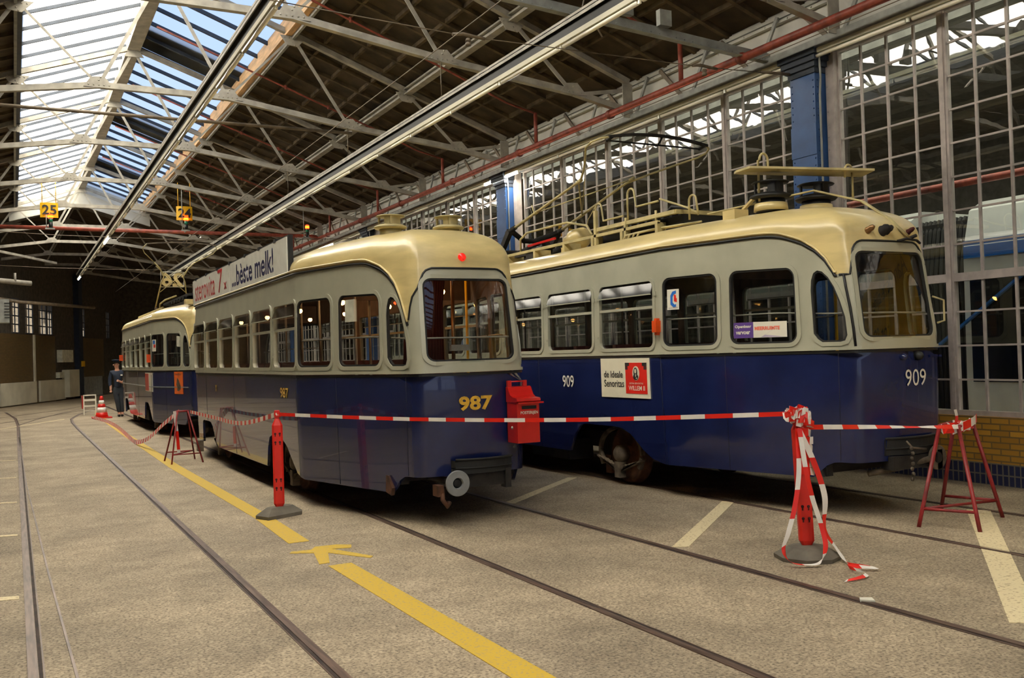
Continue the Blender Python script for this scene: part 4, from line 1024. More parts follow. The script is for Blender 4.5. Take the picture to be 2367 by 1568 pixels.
# ---- roof trusses
def rivets(m_, x, y, z, pts, r=.016):
    for dx, dz in pts: m_.lathe((x+dx, y, z+dz), [(r, 0), (r*.7, .008), (0, .011)], (0, -1, 0), 6)
BN = [(1.03, 6.21), (2.07, 5.88), (4.25, 5.62), (6.70, 5.36)]
BNR = [(1.05, 6.21), (3.27, 5.88), (5.52, 5.63), (6.62, 5.42)]     # offsets from the centre line
TN = [(0, ZT-.14), (2.25, ZB-.10), (4.47, 6.68), (6.62, 5.90)]
def truss(y, label, loc=None):
    t = thing('roof_truss', (XC, y, 5.4), label, 'roof truss', 'riveted roof trusses across the hall')
    for nm, N in (('bottom_chord', [(0, 6.21)]+BNR), ('top_chord', TN)):
        m_ = MB()
        for sg in (-1, 1):
            for (a, za), (b_, zb_) in zip(N, N[1:]):
                p = Vector((XC+sg*a, y, za)); q = Vector((XC+sg*b_, y, zb_)); m_.beam(p, q, .10, .014); m_.beam(p+Vector((0, -.012, .05)), q+Vector((0, -.012, .05)), .012, .10); m_.beam(p+Vector((0, .012, .05)), q+Vector((0, .012, .05)), .012, .10)
        m_.build(nm, 'steel_paint', t)
    for sg in (-1, 1):
        for a, b_ in ((TN[0], BNR[0]), (TN[1], BNR[1]), (TN[2], BNR[2]), (BNR[2], (6.62, 5.78)), (TN[1], BNR[0])):
            if (a, b_) == (TN[1], BNR[0]): w = .04
            else: w = .06
            MB().angle((XC+sg*a[0], y, a[1]), (XC+sg*b_[0], y, b_[1]+.04), w, .05, .012, (0, 1, 0)).build('strut', 'steel_paint', t)
        for i, (a, z) in enumerate(BNR[:3]+TN[1:3]+[(6.60, 5.55)]):
            x = XC+sg*a; m_ = MB(); low = i < 3; s_ = 1 if low else -1
            if i == 5: m_.box(x-.14, x+.05, y-.05, y-.035, z-.2, z+.35)
            else: m_.prism([(x-.24, y-.035, z), (x-.12, y-.035, z+s_*.17), (x+.08, y-.035, z+s_*.19), (x+.26, y-.035, z+s_*.0)], (0, .014, 0))
            if y < 30: rivets(m_, x, y-.035, z+s_*.02, [(-.16, .02*s_), (-.08, .02*s_), (0, .02*s_), (.08, .02*s_), (.16, .02*s_), (0, .10*s_), (.03, .15*s_)])
            m_.build('gusset_plate', 'steel_paint', t)
    m_ = MB(); m_.prism([(XC-.2, y-.035, ZT-.30), (XC+.2, y-.035, ZT-.30), (XC+.06, y-.035, ZT-.08), (XC-.06, y-.035, ZT-.08)], (0, .014, 0)); m_.build('gusset_plate', 'steel_paint', t)
    return t
names = ['nearest the camera, its upper half out of the frame', 'second', 'third', 'fourth', 'fifth', 'sixth', 'seventh', 'eighth', 'ninth', 'tenth', 'eleventh']
for k in range(11):
    lab = 'pale grey riveted roof truss nearest the camera' if k == 0 else 'pale grey riveted roof truss, %s counted from the camera' % names[k]
    truss(8.28+4.37*k, lab)
# near horizontal brace with junction boxes
t = thing('roof_brace', (3.5, 9.5, 5.4), 'riveted grey brace beam with junction boxes high above tram 909', 'beam')
m_ = MB(); p, q = Vector((3.2, 9.5, 5.80)), Vector((9.1, 9.5, 5.42)); m_.beam(p, q, .02, .14); m_.beam(p+Vector((0, -.04, -.07)), q+Vector((0, -.04, -.07)), .10, .014)
for k in range(46):
    c = p.lerp(q, k/45); rivets(m_, c.x, 9.49, c.z, [(0, -.02)], .012)
m_.build('beam_web', 'steel_grey', t)
for x, z in ((6.72, 5.66), (7.30, 5.60)):
    m_ = MB(); m_.box(x-.09, x+.09, 9.40, 9.48, z, z+.20); m_.build('junction_box', 'steel_grey', t)
m_ = MB(); m_.tube([(6.3, 9.4, 5.9), (6.1, 9.35, 5.85), (6.0, 9.3, 5.6), (6.15, 9.25, 5.4), (6.2, 9.2, 5.25)], .012, 6); m_.build('cable_loop', 'brown_pipe', t)

# ---- right wall: girder, columns, glazing
m_ = MB(); m_.box(XR-.05, XR+.05, Y0, Y1, 5.36, 6.06); m_.box(XR+.03, XR+.12, Y0, Y1, 5.3, 6.32); m_.box(XR-.12, XR-.05, Y0, Y1, 5.86, 5.90)
m_.box(XR-.10, XR-.05, Y0, Y1, 5.93, 5.99)
for k in range(40):
    y = 7.5+.42*k; rivets(m_, 0, 0, 0, [])
    m_.lathe((XR-.12, y, 5.88), [(.014, 0), (0, .01)], (-1, 0, 0), 6)
struct(m_.build('wall_right_girder', 'girder_grey')); bpy.data.objects['wall_right_girder'].name = 'wall_right'
m_ = MB(); y = -.9+1.457*0
while y < 44:
    m_.beam((XR-.16, y+.02, 5.93), (XR-.16, y+.36, 5.40), .05, .03, (1, 0, 0)); y += 1.457
struct(m_.build('trim_8', 'steel_grey'))
m_ = MB(); y = -.9+.75
while y < 44:
    m_.beam((XR-.14, y+.42, 5.95), (XR-.14, y-.12, 5.40), .06, .03, (1, 0, 0)); y += 1.457
struct(m_.build('trim_9', 'brown_pipe'))
m_ = MB(); m_.box(XR-.24, XR-.05, Y0, Y1, 5.34, 5.37); m_.box(XR-.26, XR-.23, Y0, Y1, 5.30, 5.40); m_.box(XR-.30, XR-.18, Y0, 40, 5.25, 5.26); m_.box(XR-.31, XR-.30, Y0, 40, 5.22, 5.30)
struct(m_.build('trim_10', 'steel_grey'))
struct(MB().box(XR-.10, XR+.12, Y0, Y1, .0, .235).build('baseboard_right', 'tile_navy'))
struct(MB().box(XR-.09, XR+.12, Y0, Y1, .235, .725).build('wall_right_dado', 'brick_yellow')); bpy.data.objects['wall_right_dado'].name = 'wall_right_base'
# blue riveted columns
col0 = None
cy = [8.82, 17.25, 25.7, 34.15]
labs = ['blue riveted steel column behind the roof fans of tram 909', 'blue riveted steel column between the roofs of the two near trams', 'dark blue riveted column beyond the roof of trailer 987', 'blue riveted column farthest along the glass wall']
for i, y in enumerate(cy):
    if i == 0:
        t = thing('steel_column', (XR-.1, y, 0), labs[0], 'column', 'blue columns of the glass wall')
        m_ = MB(); m_.box(8.98, 9.30, y-.22, y+.20, 0, 5.28); 
        m_.box(8.97, 9.0, y-.225, y+.205, 3.95, 4.35)
        for z in [.3+.09*j for j in range(54)]:
            for dy in (-.19, .17): m_.lathe((8.98, y+dy, z), [(.012, 0), (0, .01)], (-1, 0, 0), 6)
            m_.lathe((9.03, y-.22, z), [(.012, 0), (0, .01)], (0, -1, 0), 6)
        m_.build('shaft', 'column_blue', t)
        m_ = MB()
        for j in range(4): m_.box(8.96-.03*j, 9.33, y-.24-.03*j, y+.22+.03*j, 4.98+.07*j, 5.05+.07*j)
        m_.build('capital', 'dark_bar', t)
        MB().tube([(9.02, y-.26, .3), (9.02, y-.26, 4.7), (9.0, y-.30, 4.9), (8.98, y-.30, 5.3)], .014, 6).build('conduit', 'steel_grey', t)
        col0 = t
    else:
        c = copy_tree(col0, (XR-.1, y, 0)); c['label'] = labs[i]
# window bays
zs = [.74+.3745*k for k in range(13)]+[5.25]
def bay(y, w, n, idx):
    fr = MB()
    fr.box(XR-.03, XR+.03, y, y+w, .725, .78); fr.box(XR-.04, XR+.04, y, y+w, 2.20, 2.29); fr.box(XR-.03, XR+.03, y, y+w, 5.2, 5.30)
    fr.box(XR-.05, XR+.05, y-.0, y+.045, .725, 5.28); fr.box(XR-.035, XR+.03, y+.045, y+.075, .725, 5.28); fr.box(XR-.035, XR+.03, y+w-.03, y+w, .725, 5.28)
    o = struct(fr.build('window_%d' % idx, 'mullion'))
    b_ = MB()
    for k in range(1, n): b_.box(XR-.02, XR+.01, y+w*k/n+.01, y+w*k/n+.035, .75, 5.25)
    for z in zs[1:-1]:
        if abs(z-2.24) > .1: b_.box(XR-.018, XR+.008, y+.05, y+w-.02, z-.010, z+.010)
    b_.build('glazing_bars', 'mullion', o)
    g_ = MB()
    for k in range(n):
        for z0, z1 in zip(zs, zs[1:]):
            ya, yb = y+w*k/n+.02, y+w*(k+1)/n+.02; a_, b_2, c_2 = (random.uniform(-.0022, .0022) for _ in range(3))
            g_.add([(XR-.001+a_, ya, z0), (XR-.001+b_2, yb, z0), (XR-.001+b_2+c_2-a_, yb, z1), (XR-.001+c_2, ya, z1)], [(0, 1, 2, 3)])
    g_.build('panes', 'wall_glass', o)
    return o
proto = bay(0, 1.53, 4, 1); first = True; k = 2; y = 6.93-1.53*8
ends = []
while y < 44:
    # posts follow the columns
    near_col = [c for c in cy if y < c < y+1.53+.3]
    if first: proto.location = (0, y, 0); first = False
    else:
        c = copy_tree(proto, (0, y, 0)); c.name = 'window_%d' % k; c['kind'] = 'structure'; k += 1
    y += 1.53
    if any(abs(y-(c-.36)) < .25 for c in cy): y = [c for c in cy if abs(y-(c-.36)) < .25][0]+.22
m_ = MB()
for c in cy:
    m_.box(XR-.10, XR+.02, c-.37, c-.24, .725, 5.28)
    for z in [.8+.16*j for j in range(28)]: m_.lathe((XR-.10, c-.26, z), [(.010, 0), (0, .008)], (-1, 0, 0), 6)
struct(m_.build('trim_11', 'mullion'))
# hall next door
struct(MB().box(20, 20.2, Y0, Y1, 0, 7).build('wall_neighbour', 'neighbour_wall')); bpy.data.objects['wall_neighbour'].name = 'wall_far_right'
m_ = MB(); m_.box(12.2, 20.2, Y0, Y1, 6.2, 6.3); m_.box(12.1, 12.2, Y0, Y1, 6.2, 7.6); struct(m_.build('ceiling_next_hall', 'neighbour_wall'))
m_ = MB(); m_.add([(XR+.1, Y0, 6.25), (12.15, Y0, 7.5), (12.15, Y1, 7.5), (XR+.1, Y1, 6.25)], [(0, 1, 2, 3)]); struct(m_.build('window_42', 'milk_glass_dim'))  # added skylight, put in to brighten the white tram next door
struct(MB().box(XR+.1, 20.2, Y0-.2, Y0, 0, 6.3).build('wall_next_hall_near', 'neighbour_wall')); struct(MB().box(XR+.1, 20.2, Y1, Y1+.2, 0, 6.3).build('wall_next_hall_far', 'neighbour_wall'))
t = thing('modern_tram', (11.9, 2, 0), 'white modern tram with blue stripe standing behind the glass wall', 'tram')
def carbody(ya, yb):
    m_ = MB(); m_.prism([(10.72, ya, .25), (10.70, ya, 1.0), (10.72, ya, 2.7), (10.86, ya, 3.2), (11.1, ya, 3.33), (12.8, ya, 3.33), (13.05, ya, 3.2), (13.1, ya, 1), (13.1, ya, .25)], (0, yb-ya, 0)); b = m_.build('car_body', 'hi_white', t)
    MB().box(10.69, 10.71, ya+.02, yb-.02, 2.745, 2.80).build('thin_stripe', 'hi_blue', b); MB().box(10.69, 10.71, ya+.02, yb-.02, 2.76-.18, 2.73).build('stripe', 'hi_blue', b)
    m_ = MB(); m_.box(10.685, 10.71, ya+.10, yb-.10, 1.02, 2.36); m_.build('window_band', 'hi_black', b)
    MB().box(10.70, 10.73, ya+.02, yb-.02, .3, .98).build('skirt', 'hi_white', b)
    return b
carbody(-6, 7.88); carbody(8.75, 16)
m_ = MB()
for j in range(13):
    y = 7.9+.065*j; r_ = .03
    m_.tube([(10.85, y, .4), (10.84, y, 1.6), (10.80, y+.02*math.sin(j), 2.3), (10.9, y, 3.0), (11.0, y, 3.15)], r_, 6)
m_.box(10.9, 13.0, 7.88, 8.75, .3, 3.1); m_.build('bellows', 'rubber', t)
m_ = MB(); m_.beam((10.66, 8.3, 1.45), (10.66, 6.9, 2.42), .03, .05, (1, 0, 0)); m_.build('blue_pole', 'hi_blue', t)
m_ = MB(); m_.tube([(11.0, -2, 3.6), (11.0, 30, 3.6)], .05, 8); tag(m_.build('overhead_pipe', 'rust_pipe'), 'red pipe running above the white modern tram behind the glass', 'pipe')

# ---- left wall, far walls, rear wall (mostly beyond the frame)
def wall_with_holes(name, P, uax, L_, H_, holes, mname, th=.25):
    """wall from point P along uax, length L_, height H_, rectangular holes (u0,u1,z0,z1)"""
    uax = Vector(uax).normalized(); nn = Vector((uax.y, -uax.x, 0)); P = Vector(P); us = sorted({0, L_} | {h[0] for h in holes} | {h[1] for h in holes}); m_ = MB()
    for a, b_ in zip(us, us[1:]):
        hs_ = sorted([(h[2], h[3]) for h in holes if h[0] <= a+1e-6 and h[1] >= b_-1e-6]); z = 0
        for z0, z1 in hs_+[(H_, H_)]:
            if z0 > z:
                q = [P+uax*a+Vector((0, 0, z)), P+uax*b_+Vector((0, 0, z)), P+uax*b_+Vector((0, 0, z0)), P+uax*a+Vector((0, 0, z0))]
                m_.prism(q, nn*th)
            z = max(z, z1)
    return struct(m_.build(name, mname)), P, uax
def grid_window(name, P, uax, h, nx, nz_):
    u0, u1, z0, z1 = h; m_ = MB(); P = Vector(P)
    for i in range(nx+1): u = lerp(u0, u1, i/nx); m_.beam(P+uax*u+Vector((0, 0, z0)), P+uax*u+Vector((0, 0, z1)), .05, .05)
    for i in range(nz_+1): z = lerp(z0, z1, i/nz_); m_.beam(P+uax*u0+Vector((0, 0, z)), P+uax*u1+Vector((0, 0, z)), .05, .05)
    struct(m_.build(name, 'dark_bar'))
# oblique far left wall
u = Vector((.3627, .9319, 0)); A = Vector((-.45, 43, 0))-u*12
hl = [(12+a, 12+b_, 3.05, 4.47) for a, b_ in ((1.1, 1.9), (2.55, 3.4), (4.05, 4.95), (5.1, 5.65), (9.26, 10.1), (13.6, 14.15))]
wall_with_holes('wall_far_left', A, u, 32, 8.6, hl, 'wall_dark', -.25)
for i, h in enumerate(hl): grid_window('window_%d' % (50+i), A-Vector((u.y, -u.x, 0))*.02, u, h, 2, 4)
nl = Vector((-u.y, u.x, 0))
def onfar(a, out_=.0): return A+u*(12+a)-Vector((-u.y, u.x, 0))*out_
def farbox(name, a0, a1, z0, z1, d, mname, lab=None, cat=None, st=.005):
    n_ = Vector((u.y, -u.x, 0)); p, q = onfar(a0)+n_*st, onfar(a1)+n_*st; o = MB().prism([p+Vector((0, 0, z0)), q+Vector((0, 0, z0)), q+Vector((0, 0, z1)), p+Vector((0, 0, z1))], n_*max(.02, d-.25)).build(name, mname)
    return tag(o, lab, cat) if lab else struct(o)
# the wall's room side is toward +x (u.y,-u.x)
farbox('wall_far_tiles', -6, 5.9, 0, 3.0, .27, 'tile_brown')
farbox('wall_far_tiles', 9.6, 13.0, 1.0, 3.0, .27, 'tile_brown')
farbox('wall_panel', -.35, 3.35, .05, .97, .36, 'panel_white', 'cream panel on the far wall, nearest the left edge', 'panel')
farbox('wall_panel', 3.8, 6.9, .05, .98, .36, 'panel_white', 'cream panel on the far wall, right of its twin', 'panel')
farbox('wall_panel', 9.6, 12.4, .03, 1.02, .36, 'steel_grey', 'dull grey panel on the far wall behind the white rack', 'panel')
farbox('wall_cabinet', 6.15, 7.6, 1.78, 2.36, .5, 'oil_paper', 'small pale cabinet hung high on the far wall', 'cabinet')
farbox('switch_cabinet', 6.75, 8.1, .12, 1.42, .6, 'panel_white', 'floor standing grey switch cabinet by the far wall', 'cabinet')
farbox('junction_box', 5.9, 6.5, 1.05, 1.32, .45, 'oil_paper', 'small pale box low on the far wall beside the cabinet', 'box')
o = farbox('wall_column', 8.5, 9.05, 0, 6, .5, 'uniform', 'narrow dark blue column on the far wall', 'column')
o = farbox('wall_pipe', 3.25, 3.42, .97, 3.0, .32, 'panel_white', 'pale vertical pipe between the cream panels', 'pipe')
farbox('fire_call_box', 8.7, 9.0, 1.55, 1.82, .33, 'yellow', 'small yellow box on the dark blue far column', 'box', .26)
# left side wall with street windows
hl = [(a, a+1.5, 1.2, 3.9) for a in (3, 6, 8.2, 10.4, 16.5, 18.7, 20.9, 23.1)]
wall_with_holes('wall_left', (XL, Y0, 0), (0, 1, 0), 46, 6.0, hl, 'wall_dark')
for i, h in enumerate(hl): grid_window('window_%d' % (60+i), (XL, Y0, 0), Vector((0, 1, 0)), h, 4, 6)
struct(MB().box(-9.0, -8.8, -20, 40, 0, 6.3).build('wall_sun_block', 'tile_brown'))  # added unseen wall that keeps low sun from entering the left windows
hr = [(.6, 3.9, .0, 4.6), (4.6, 8.3, 0, 4.6), (9.0, 12.8, 0, 4.6)]
wall_with_holes('wall_rear', (XR, Y0, 0), (-1, 0, 0), 13.7, 8.6, hr, 'wall_dark')
for i, h in enumerate(hr): grid_window('door_%d' % (1+i), (XR, Y0, 0), Vector((-1, 0, 0)), h, 5, 7)
struct(MB().box(XL, XR+11, Y1, Y1+.3, 0, 9).build('wall_far', 'wall_dark'))
for i, (x0, x1, z0, z1) in enumerate(((6.9, 7.7, 3.0, 4.5),)):
    pass
# yellow wall banner to the right of the view (seen mirrored in the windscreen of 909)
t = thing('wall_banner', (9.1, 3.2, 1.7), 'yellow banner with dark text hung on the glass wall', 'banner')
MB().box(9.08, 9.11, 1.2, 5.3, 1.5, 3.3).build('cloth', 'yellow', t)
text('Aan deze zijde', t, 'ink_black', (9.08, 5.1, 2.6), (0, -1, 0), (0, 0, 1), 2.9, .40, bold=.0, depth=.004)
text('wij werken tot 02-', t, 'ink_black', (9.08, 5.1, 1.95), (0, -1, 0), (0, 0, 1), 3.0, .36, bold=.0, depth=.004) if False else text('tot 02-', t, 'ink_black', (9.08, 3.4, 1.95), (0, -1, 0), (0, 0, 1), 1.4, .36, depth=.004)

# ---- lamps, trays, pipes
def lamp_row(x, z, ya, yb, lit, label, tray=True):
    t = thing('fluorescent_light_row', (x, ya, z), label, 'light fitting')
    m_ = MB(); m_.box(x-.035, x+.035, ya, yb, z+.03, z+.085); m_.build('trunking', 'panel_white', t)
    if tray:
        m_ = MB(); m_.box(x-.055, x+.055, ya, yb, z+.235, z+.245); m_.box(x-.055, x-.048, ya, yb, z+.20, z+.275); m_.box(x+.048, x+.055, ya, yb, z+.20, z+.275); m_.build('cable_tray', 'steel_paint', t)
        m_ = MB(); m_.box(x-.018, x+.018, ya, yb, z+.085, z+.235); m_.build('gap_shade', 'black', t)  # unlit gap under the tray, put in as a black box
    y = ya
    while y < yb-1.4:
        on = any(a-.8 < y < a+.75 for a in lit); 
        m_ = MB(); m_.tube([(x, y+.04, z), (x, y+1.48, z)], .026, 10); m_.build('tube', 'tube_lit' if on else 'tube_off', t)
        if y < 24: MB().box(x-.012, x+.012, y-.01, y+.02, z-.02, z+.06).build('lamp_holder', 'white_sign', t)
        if on:
            ld = bpy.data.lights.new('tube_light', 'AREA'); ld.shape = 'RECTANGLE'; ld.size = .06; ld.size_y = 1.4; ld.energy = 40; ld.color = (1, .93, .82)
            l = bpy.data.objects.new('tube_light', ld); COL.objects.link(l); l.parent = t; l.location = (0, y+.75-ya, -.04)
        y += 1.54
    return t
lamp_row(2.36, 5.05, 1.5, 41.9, [27.4, 40.7], 'long row of fluorescent lamps on the left with its far tubes lit')
lamp_row(5.63, 5.05, 1.5, 41, [], 'long row of unlit white fluorescent tubes above the two near trams')
lamp_row(8.95, 5.16, 1.0, 38, [16.0, 29.4], 'row of fluorescent tubes along the top of the glass wall, one bright', tray=False)
lamp_row(10.05, 4.9, -4, 14, [], 'row of unlit fluorescent lamps in the next hall beside the white modern tram', tray=False)
labs = ['thin rod holding the middle light row below the second truss', 'thin rod holding the middle light row below the third truss', 'thin rod holding the middle light row below the fourth truss']
for i, y in enumerate((12.65, 17.02, 21.39)):
    m_ = MB(); m_.tube([(5.63, y-.05, 5.29), (5.63, y-.05, 5.88)], .009, 6); m_.lathe((5.63, y-.05, 5.33), [(0, -.02), (.02, -.01), (.012, .03), (0, .04)], n=8); tag(m_.build('hanger_rod', 'brown_pipe'), labs[i], 'rod', 'rods holding the middle light row')
# main red pipe and droppers
t = thing('sprinkler_main', (8.6, 0, 5.38), 'thick red pipe running along the top of the glass wall', 'pipe')
m_ = MB(); m_.tube([(8.6, Y0+1, 5.37), (8.6, 44, 5.37)], .055, 12)
for y in [6.4+3.1*k for k in range(12)]: m_.tube([(8.6, y-.04, 5.37), (8.6, y+.04, 5.37)], .075, 12)
m_.build('main_pipe', 'rust_pipe', t)
for k in range(7):
    y = 6.5+4.27*k; m_ = MB(); m_.tube([(8.6, y, 5.38), (8.6, y, 5.98)], .035, 8); m_.build('dropper', 'rust_pipe', t)
    m_ = MB(); m_.tube([(8.6, y, 5.97), (8.0, y+.02, 6.12), (6.9, y, 6.55), (4.6, y, 7.4), (2.6, y, 8.15)], .020, 6)
    for x, z in ((7.4, 6.36), (6.0, 6.88), (5.1, 7.21)): m_.lathe((x, y, z), [(.03, -.03), (.03, .05)], n=6)
    m_.build('branch_pipe', 'rust_pipe', t)
t = thing('cross_pipe', (2, 29.1, 5.4), 'thick red pipe crossing the hall below signs 25 and 24', 'pipe')
m_ = MB(); m_.tube([(-4.3, 29.1, 5.44), (8.3, 29.1, 5.44), (8.52, 29.1, 5.43), (8.6, 29.15, 5.37)], .055, 10); m_.build('pipe_run', 'rust_pipe', t)
m_ = MB(); m_.tube([(-4.3, 16.2, 5.56), (5.45, 16.2, 5.60)], .028, 8); tag(m_.build('cross_pipe', 'brown_pipe'), 'thin dull pipe crossing the hall before the third truss', 'pipe')
for j, z in enumerate((4.42, 3.55)):
    pass
m_ = MB(); m_.tube([(-2.5, 38.2, 4.42), (.3, 41.5, 4.15), (3.2, 45.5, 4.15)], .07, 8); tag(m_.build('wall_pipe_far', 'brown_pipe'), 'brown pipe above the windows of the far wall', 'pipe')
m_ = MB(); m_.tube([(-2.5, 36.0, 4.75), (.60, 37.5, 4.56)], .09, 10); m_.tube([(.1, 37.2, 4.6), (.1, 37.2, 4.9)], .04, 6); tag(m_.build('duct', 'steel_paint'), 'pale duct end high on the left of the far wall', 'duct')
m_ = MB(); m_.beam((-3.5, 30, 5.55), (1.5, 40, 5.55), .10, .08); tag(m_.build('brace_beam', 'steel_paint'), 'pale diagonal brace under the roof at far left', 'beam')
t = thing('unit_heater', (-.55, 30, 2.75), 'grey louvred heater hanging at the left edge', 'heater')
m_ = MB(); m_.box(-1.0, -.08, 29.8, 30.4, 2.85, 3.5); m_.build('casing', 'steel_grey', t)
m_ = MB()
for k in range(6): m_.box(-.20, -.065, 29.78, 29.82, 2.98+.08*k, 3.0+.08*k)
m_.build('louvre', 'black', t); m_ = MB(); m_.tube([(-.5, 30.1, 3.5), (-.5, 30.1, 5.9)], .02); m_.build('hanger', 'steel_grey', t)

# ---- hanging track signs and signal lamps
def tracksign(x, z, num, label, y=28.85):
    t = thing('track_sign', (x, y, z), label, 'sign')
    m_ = MB(); N = 8; w = .225; h = .205
    vs = []
    for k in range(N+1): xx = -w+2*w*k/N; yy = -.05*(1-(xx/w)**2); vs += [(x+xx, y+yy, z-h), (x+xx, y+yy, z+h), (x+xx, y+yy+.012, z+h), (x+xx, y+yy+.012, z-h)]
    m_.add(vs, [(4*i+a, 4*i+(a+1) % 4, 4*i+4+(a+1) % 4, 4*i+4+a) for i in range(N) for a in range(4)]); m_.build('sign_plate', 'yellow', t)
    text(num, t, 'ink_black', (x-.18, y-.055, z-.13), (1, 0, 0), (0, 0, 1), .36, .27, bold=.02, depth=.004)
    m_ = MB(); m_.tube([(x-.17, y, z+h), (x-.17, y, z+.9)], .010, 6); m_.tube([(x+.17, y, z+h), (x+.17, y, z+.9)], .010, 6); m_.build('hanger', 'yellow', t)
    return t
tracksign(.95, 5.90, '25', 'yellow sign reading 25 hung above the empty track, left of sign 24')
tracksign(4.52, 5.96, '24', 'yellow sign reading 24 hung above the line of the rear tram')
def beacon(x, z, label, y=28.75, rod=.7):
    t = thing('signal_lamp', (x, y, z), label, 'signal lamp', 'red and green signal lamps')
    MB().lathe((x, y, z), [(.055, 0), (.06, .02), (.06, .10), (.045, .12), (0, .125)], n=12).build('red_lens', 'red_glow', t)
    MB().lathe((x, y, z+.03), [(.062, 0), (.062, .04)], n=12).build('amber_band', 'amber_glow', t)
    MB().lathe((x, y, z-.11), [(.05, 0), (.05, .11)], n=12).build('green_lens', 'green_lens', t)
    MB().lathe((x, y, z-.25), [(.05, 0), (.05, .14)], n=12).build('lamp_base', 'black', t)
    m_ = MB(); m_.beam((x-.14, y, z-.28), (x+.1, y, z-.28), .03, .04); m_.beam((x, y, z-.27), (x, 29.06, 5.44), .03, .03); m_.tube([(x-.11, y, z-.28), (x-.11, y, z+rod)], .012, 6); m_.build('bracket', 'steel_grey', t)
beacon(.98, 5.66, 'red lit signal lamp under sign 25', rod=.1); beacon(4.55, 5.73, 'red lit signal lamp under sign 24', rod=1.0); beacon(8.15, 5.62, 'red lit signal lamp by the right wall, without a sign')
# thin catenary span wires
t = thing('span_wire', (2, 9, 5.0), 'thin span wire with insulators crossing above the trams', 'wire')
m_ = MB(); m_.tube([(-4.4, 9, 5.12), (2.2, 9, 5.03), (4.2, 9, 4.955), (4.5, 9, 4.95), (7.5, 9, 4.99), (8.98, 9, 5.05)], .006, 5); m_.build('wire', 'brown_pipe', t)
for x, z in ((4.35, 4.95), (7.55, 4.99)):
    m_ = MB(); m_.tube([(x-.18, 9, z), (x-.06, 9, z+.02), (x+.06, 9, z+.01), (x+.2, 9, z)], .018, 6); m_.lathe((x, 9, z-.02), [(.0, -.09), (.03, -.08), (.03, -.05), (.015, -.04), (.035, -.03), (.02, 0)], n=10); m_.build('insulator', 'brown_pipe', t)
MB().tube([(8.45, 8.98, 5.03), (8.95, 8.98, 5.05)], .02, 6).build('strain_rod', 'brown_pipe', t)
for i, (y, z) in enumerate(((24, 4.6), (33, 4.7))):
    t = thing('span_wire', (2, y, z), ('thin span wire above the rear tram' if i == 0 else 'thin span wire beyond the red cross pipe'), 'wire')
    m_ = MB(); m_.tube([(-4.1, y, z+.2), (1, y, z), (3.8, y, z-.03), (8.6, y, z+.15)], .008, 5); m_.build('wire', 'brown_pipe', t)
    m_ = MB(); m_.tube([(3.6, y, z-.03), (4.0, y, z-.03)], .022, 6); m_.lathe((3.8, y, z-.02), [(0, -.08), (.03, -.06), (.02, 0)], n=8); m_.build('insulator', 'brown_pipe', t)
for i, x in enumerate((3.78, 7.06)):
    m_ = MB(); m_.tube([(x, 2, 4.62), (x, 9, 4.60), (x, 24, 4.57), (x, 42, 4.6)], .005, 5)
    tag(m_.build('contact_wire', 'brown_pipe'), ['thin overhead contact wire above trailer 987', 'thin overhead contact wire above tram 909', 'thin overhead contact wire above the empty track'][i], 'wire', 'overhead contact wires')

# ---- rails and floor paint
def rail(name, pts, w, label, groove=True):
    t = thing('track_rail', (pts[0][0], pts[0][1], 0), label, 'rail')
    def strip(off, ww, z, nm, mm):
        m_ = MB(); P = [Vector((x, y, 0)) for x, y in pts]; vs = []
        for i, p in enumerate(P):
            d = (P[min(i+1, len(P)-1)]-P[max(i-1, 0)]).normalized(); n_ = Vector((d.y, -d.x, 0)); vs += [p+n_*(off-ww/2), p+n_*(off+ww/2), p+n_*(off+ww/2)+Vector((0, 0, z)), p+n_*(off-ww/2)+Vector((0, 0, z))]
        m_.add(vs, [(4*i+a, 4*i+(a+1) % 4, 4*i+4+(a+1) % 4, 4*i+4+a) for i in range(len(P)-1) for a in range(4)]+[(0, 3, 2, 1), tuple(4*(len(P)-1)+a for a in range(4))]); m_.build(nm, mm, t)
    strip(0, w, .006, 'rail_head', 'rail_steel')
    if groove: strip(groove*(w/2+.011), .018, .003, 'groove', 'rail_dark'); strip(groove*(w/2+.026), .008, .004, 'guard_lip', 'rail_steel')
ys = [-4, 3, 6, 10, 20, 26]
rail('r', [(.055, y) for y in ys]+[(.06, 29), (.0, 33), (-.3, 38)], .05, 'leftmost rail of the empty track at the left edge', 1)
rail('r', [(1.40, y) for y in ys]+[(1.42, 29), (1.5, 31), (1.9, 34), (2.8, 38)], .05, 'right rail of the empty track, left of the yellow line', -1)
rail('r', [(3.07, y) for y in ys]+[(3.07, 44)], .045, 'left rail under trailer 987', 1)
rail('r', [(4.49, y) for y in ys]+[(4.49, 44)], .05, 'right rail under trailer 987', -1)
rail('r', [(6.33, y) for y in ys]+[(6.33, 44)], .045, 'left rail under tram 909', 1)
rail('r', [(7.78, y) for y in ys]+[(7.78, 44)], .045, 'right rail under tram 909, nearest the glass wall', -1)
rail('r', [(.1, 29.2), (.5, 31.5), (1.3, 35), (2.8, 40)], .05, 'curved rail branching from the empty track at far left', 0)
rail('r', [(-3, 27.5), (-1, 29.5), (.6, 32.5), (2.2, 37), (3.5, 42)], .05, 'curved rail sweeping in from the far left', 0)
rail('r', [(-3, 31), (-.5, 34), (1.6, 38), (3.0, 43)], .05, 'curved rail nearest the far cream panels', 0)
rail('r', [(.36, -4), (.29, 3), (.20, 8), (.12, 14), (.07, 24)], .014, 'thin check rail beside the leftmost rail', 0)
def paint(name, polys, mm, label, group=None):
    m_ = MB()
    for p in polys: m_.prism([(x, y, 0.0) for x, y in p], (0, 0, .0035))
    o = m_.build(name, mm); o['label'] = label; o['category'] = 'floor marking'
    if group: o['group'] = group
    return o
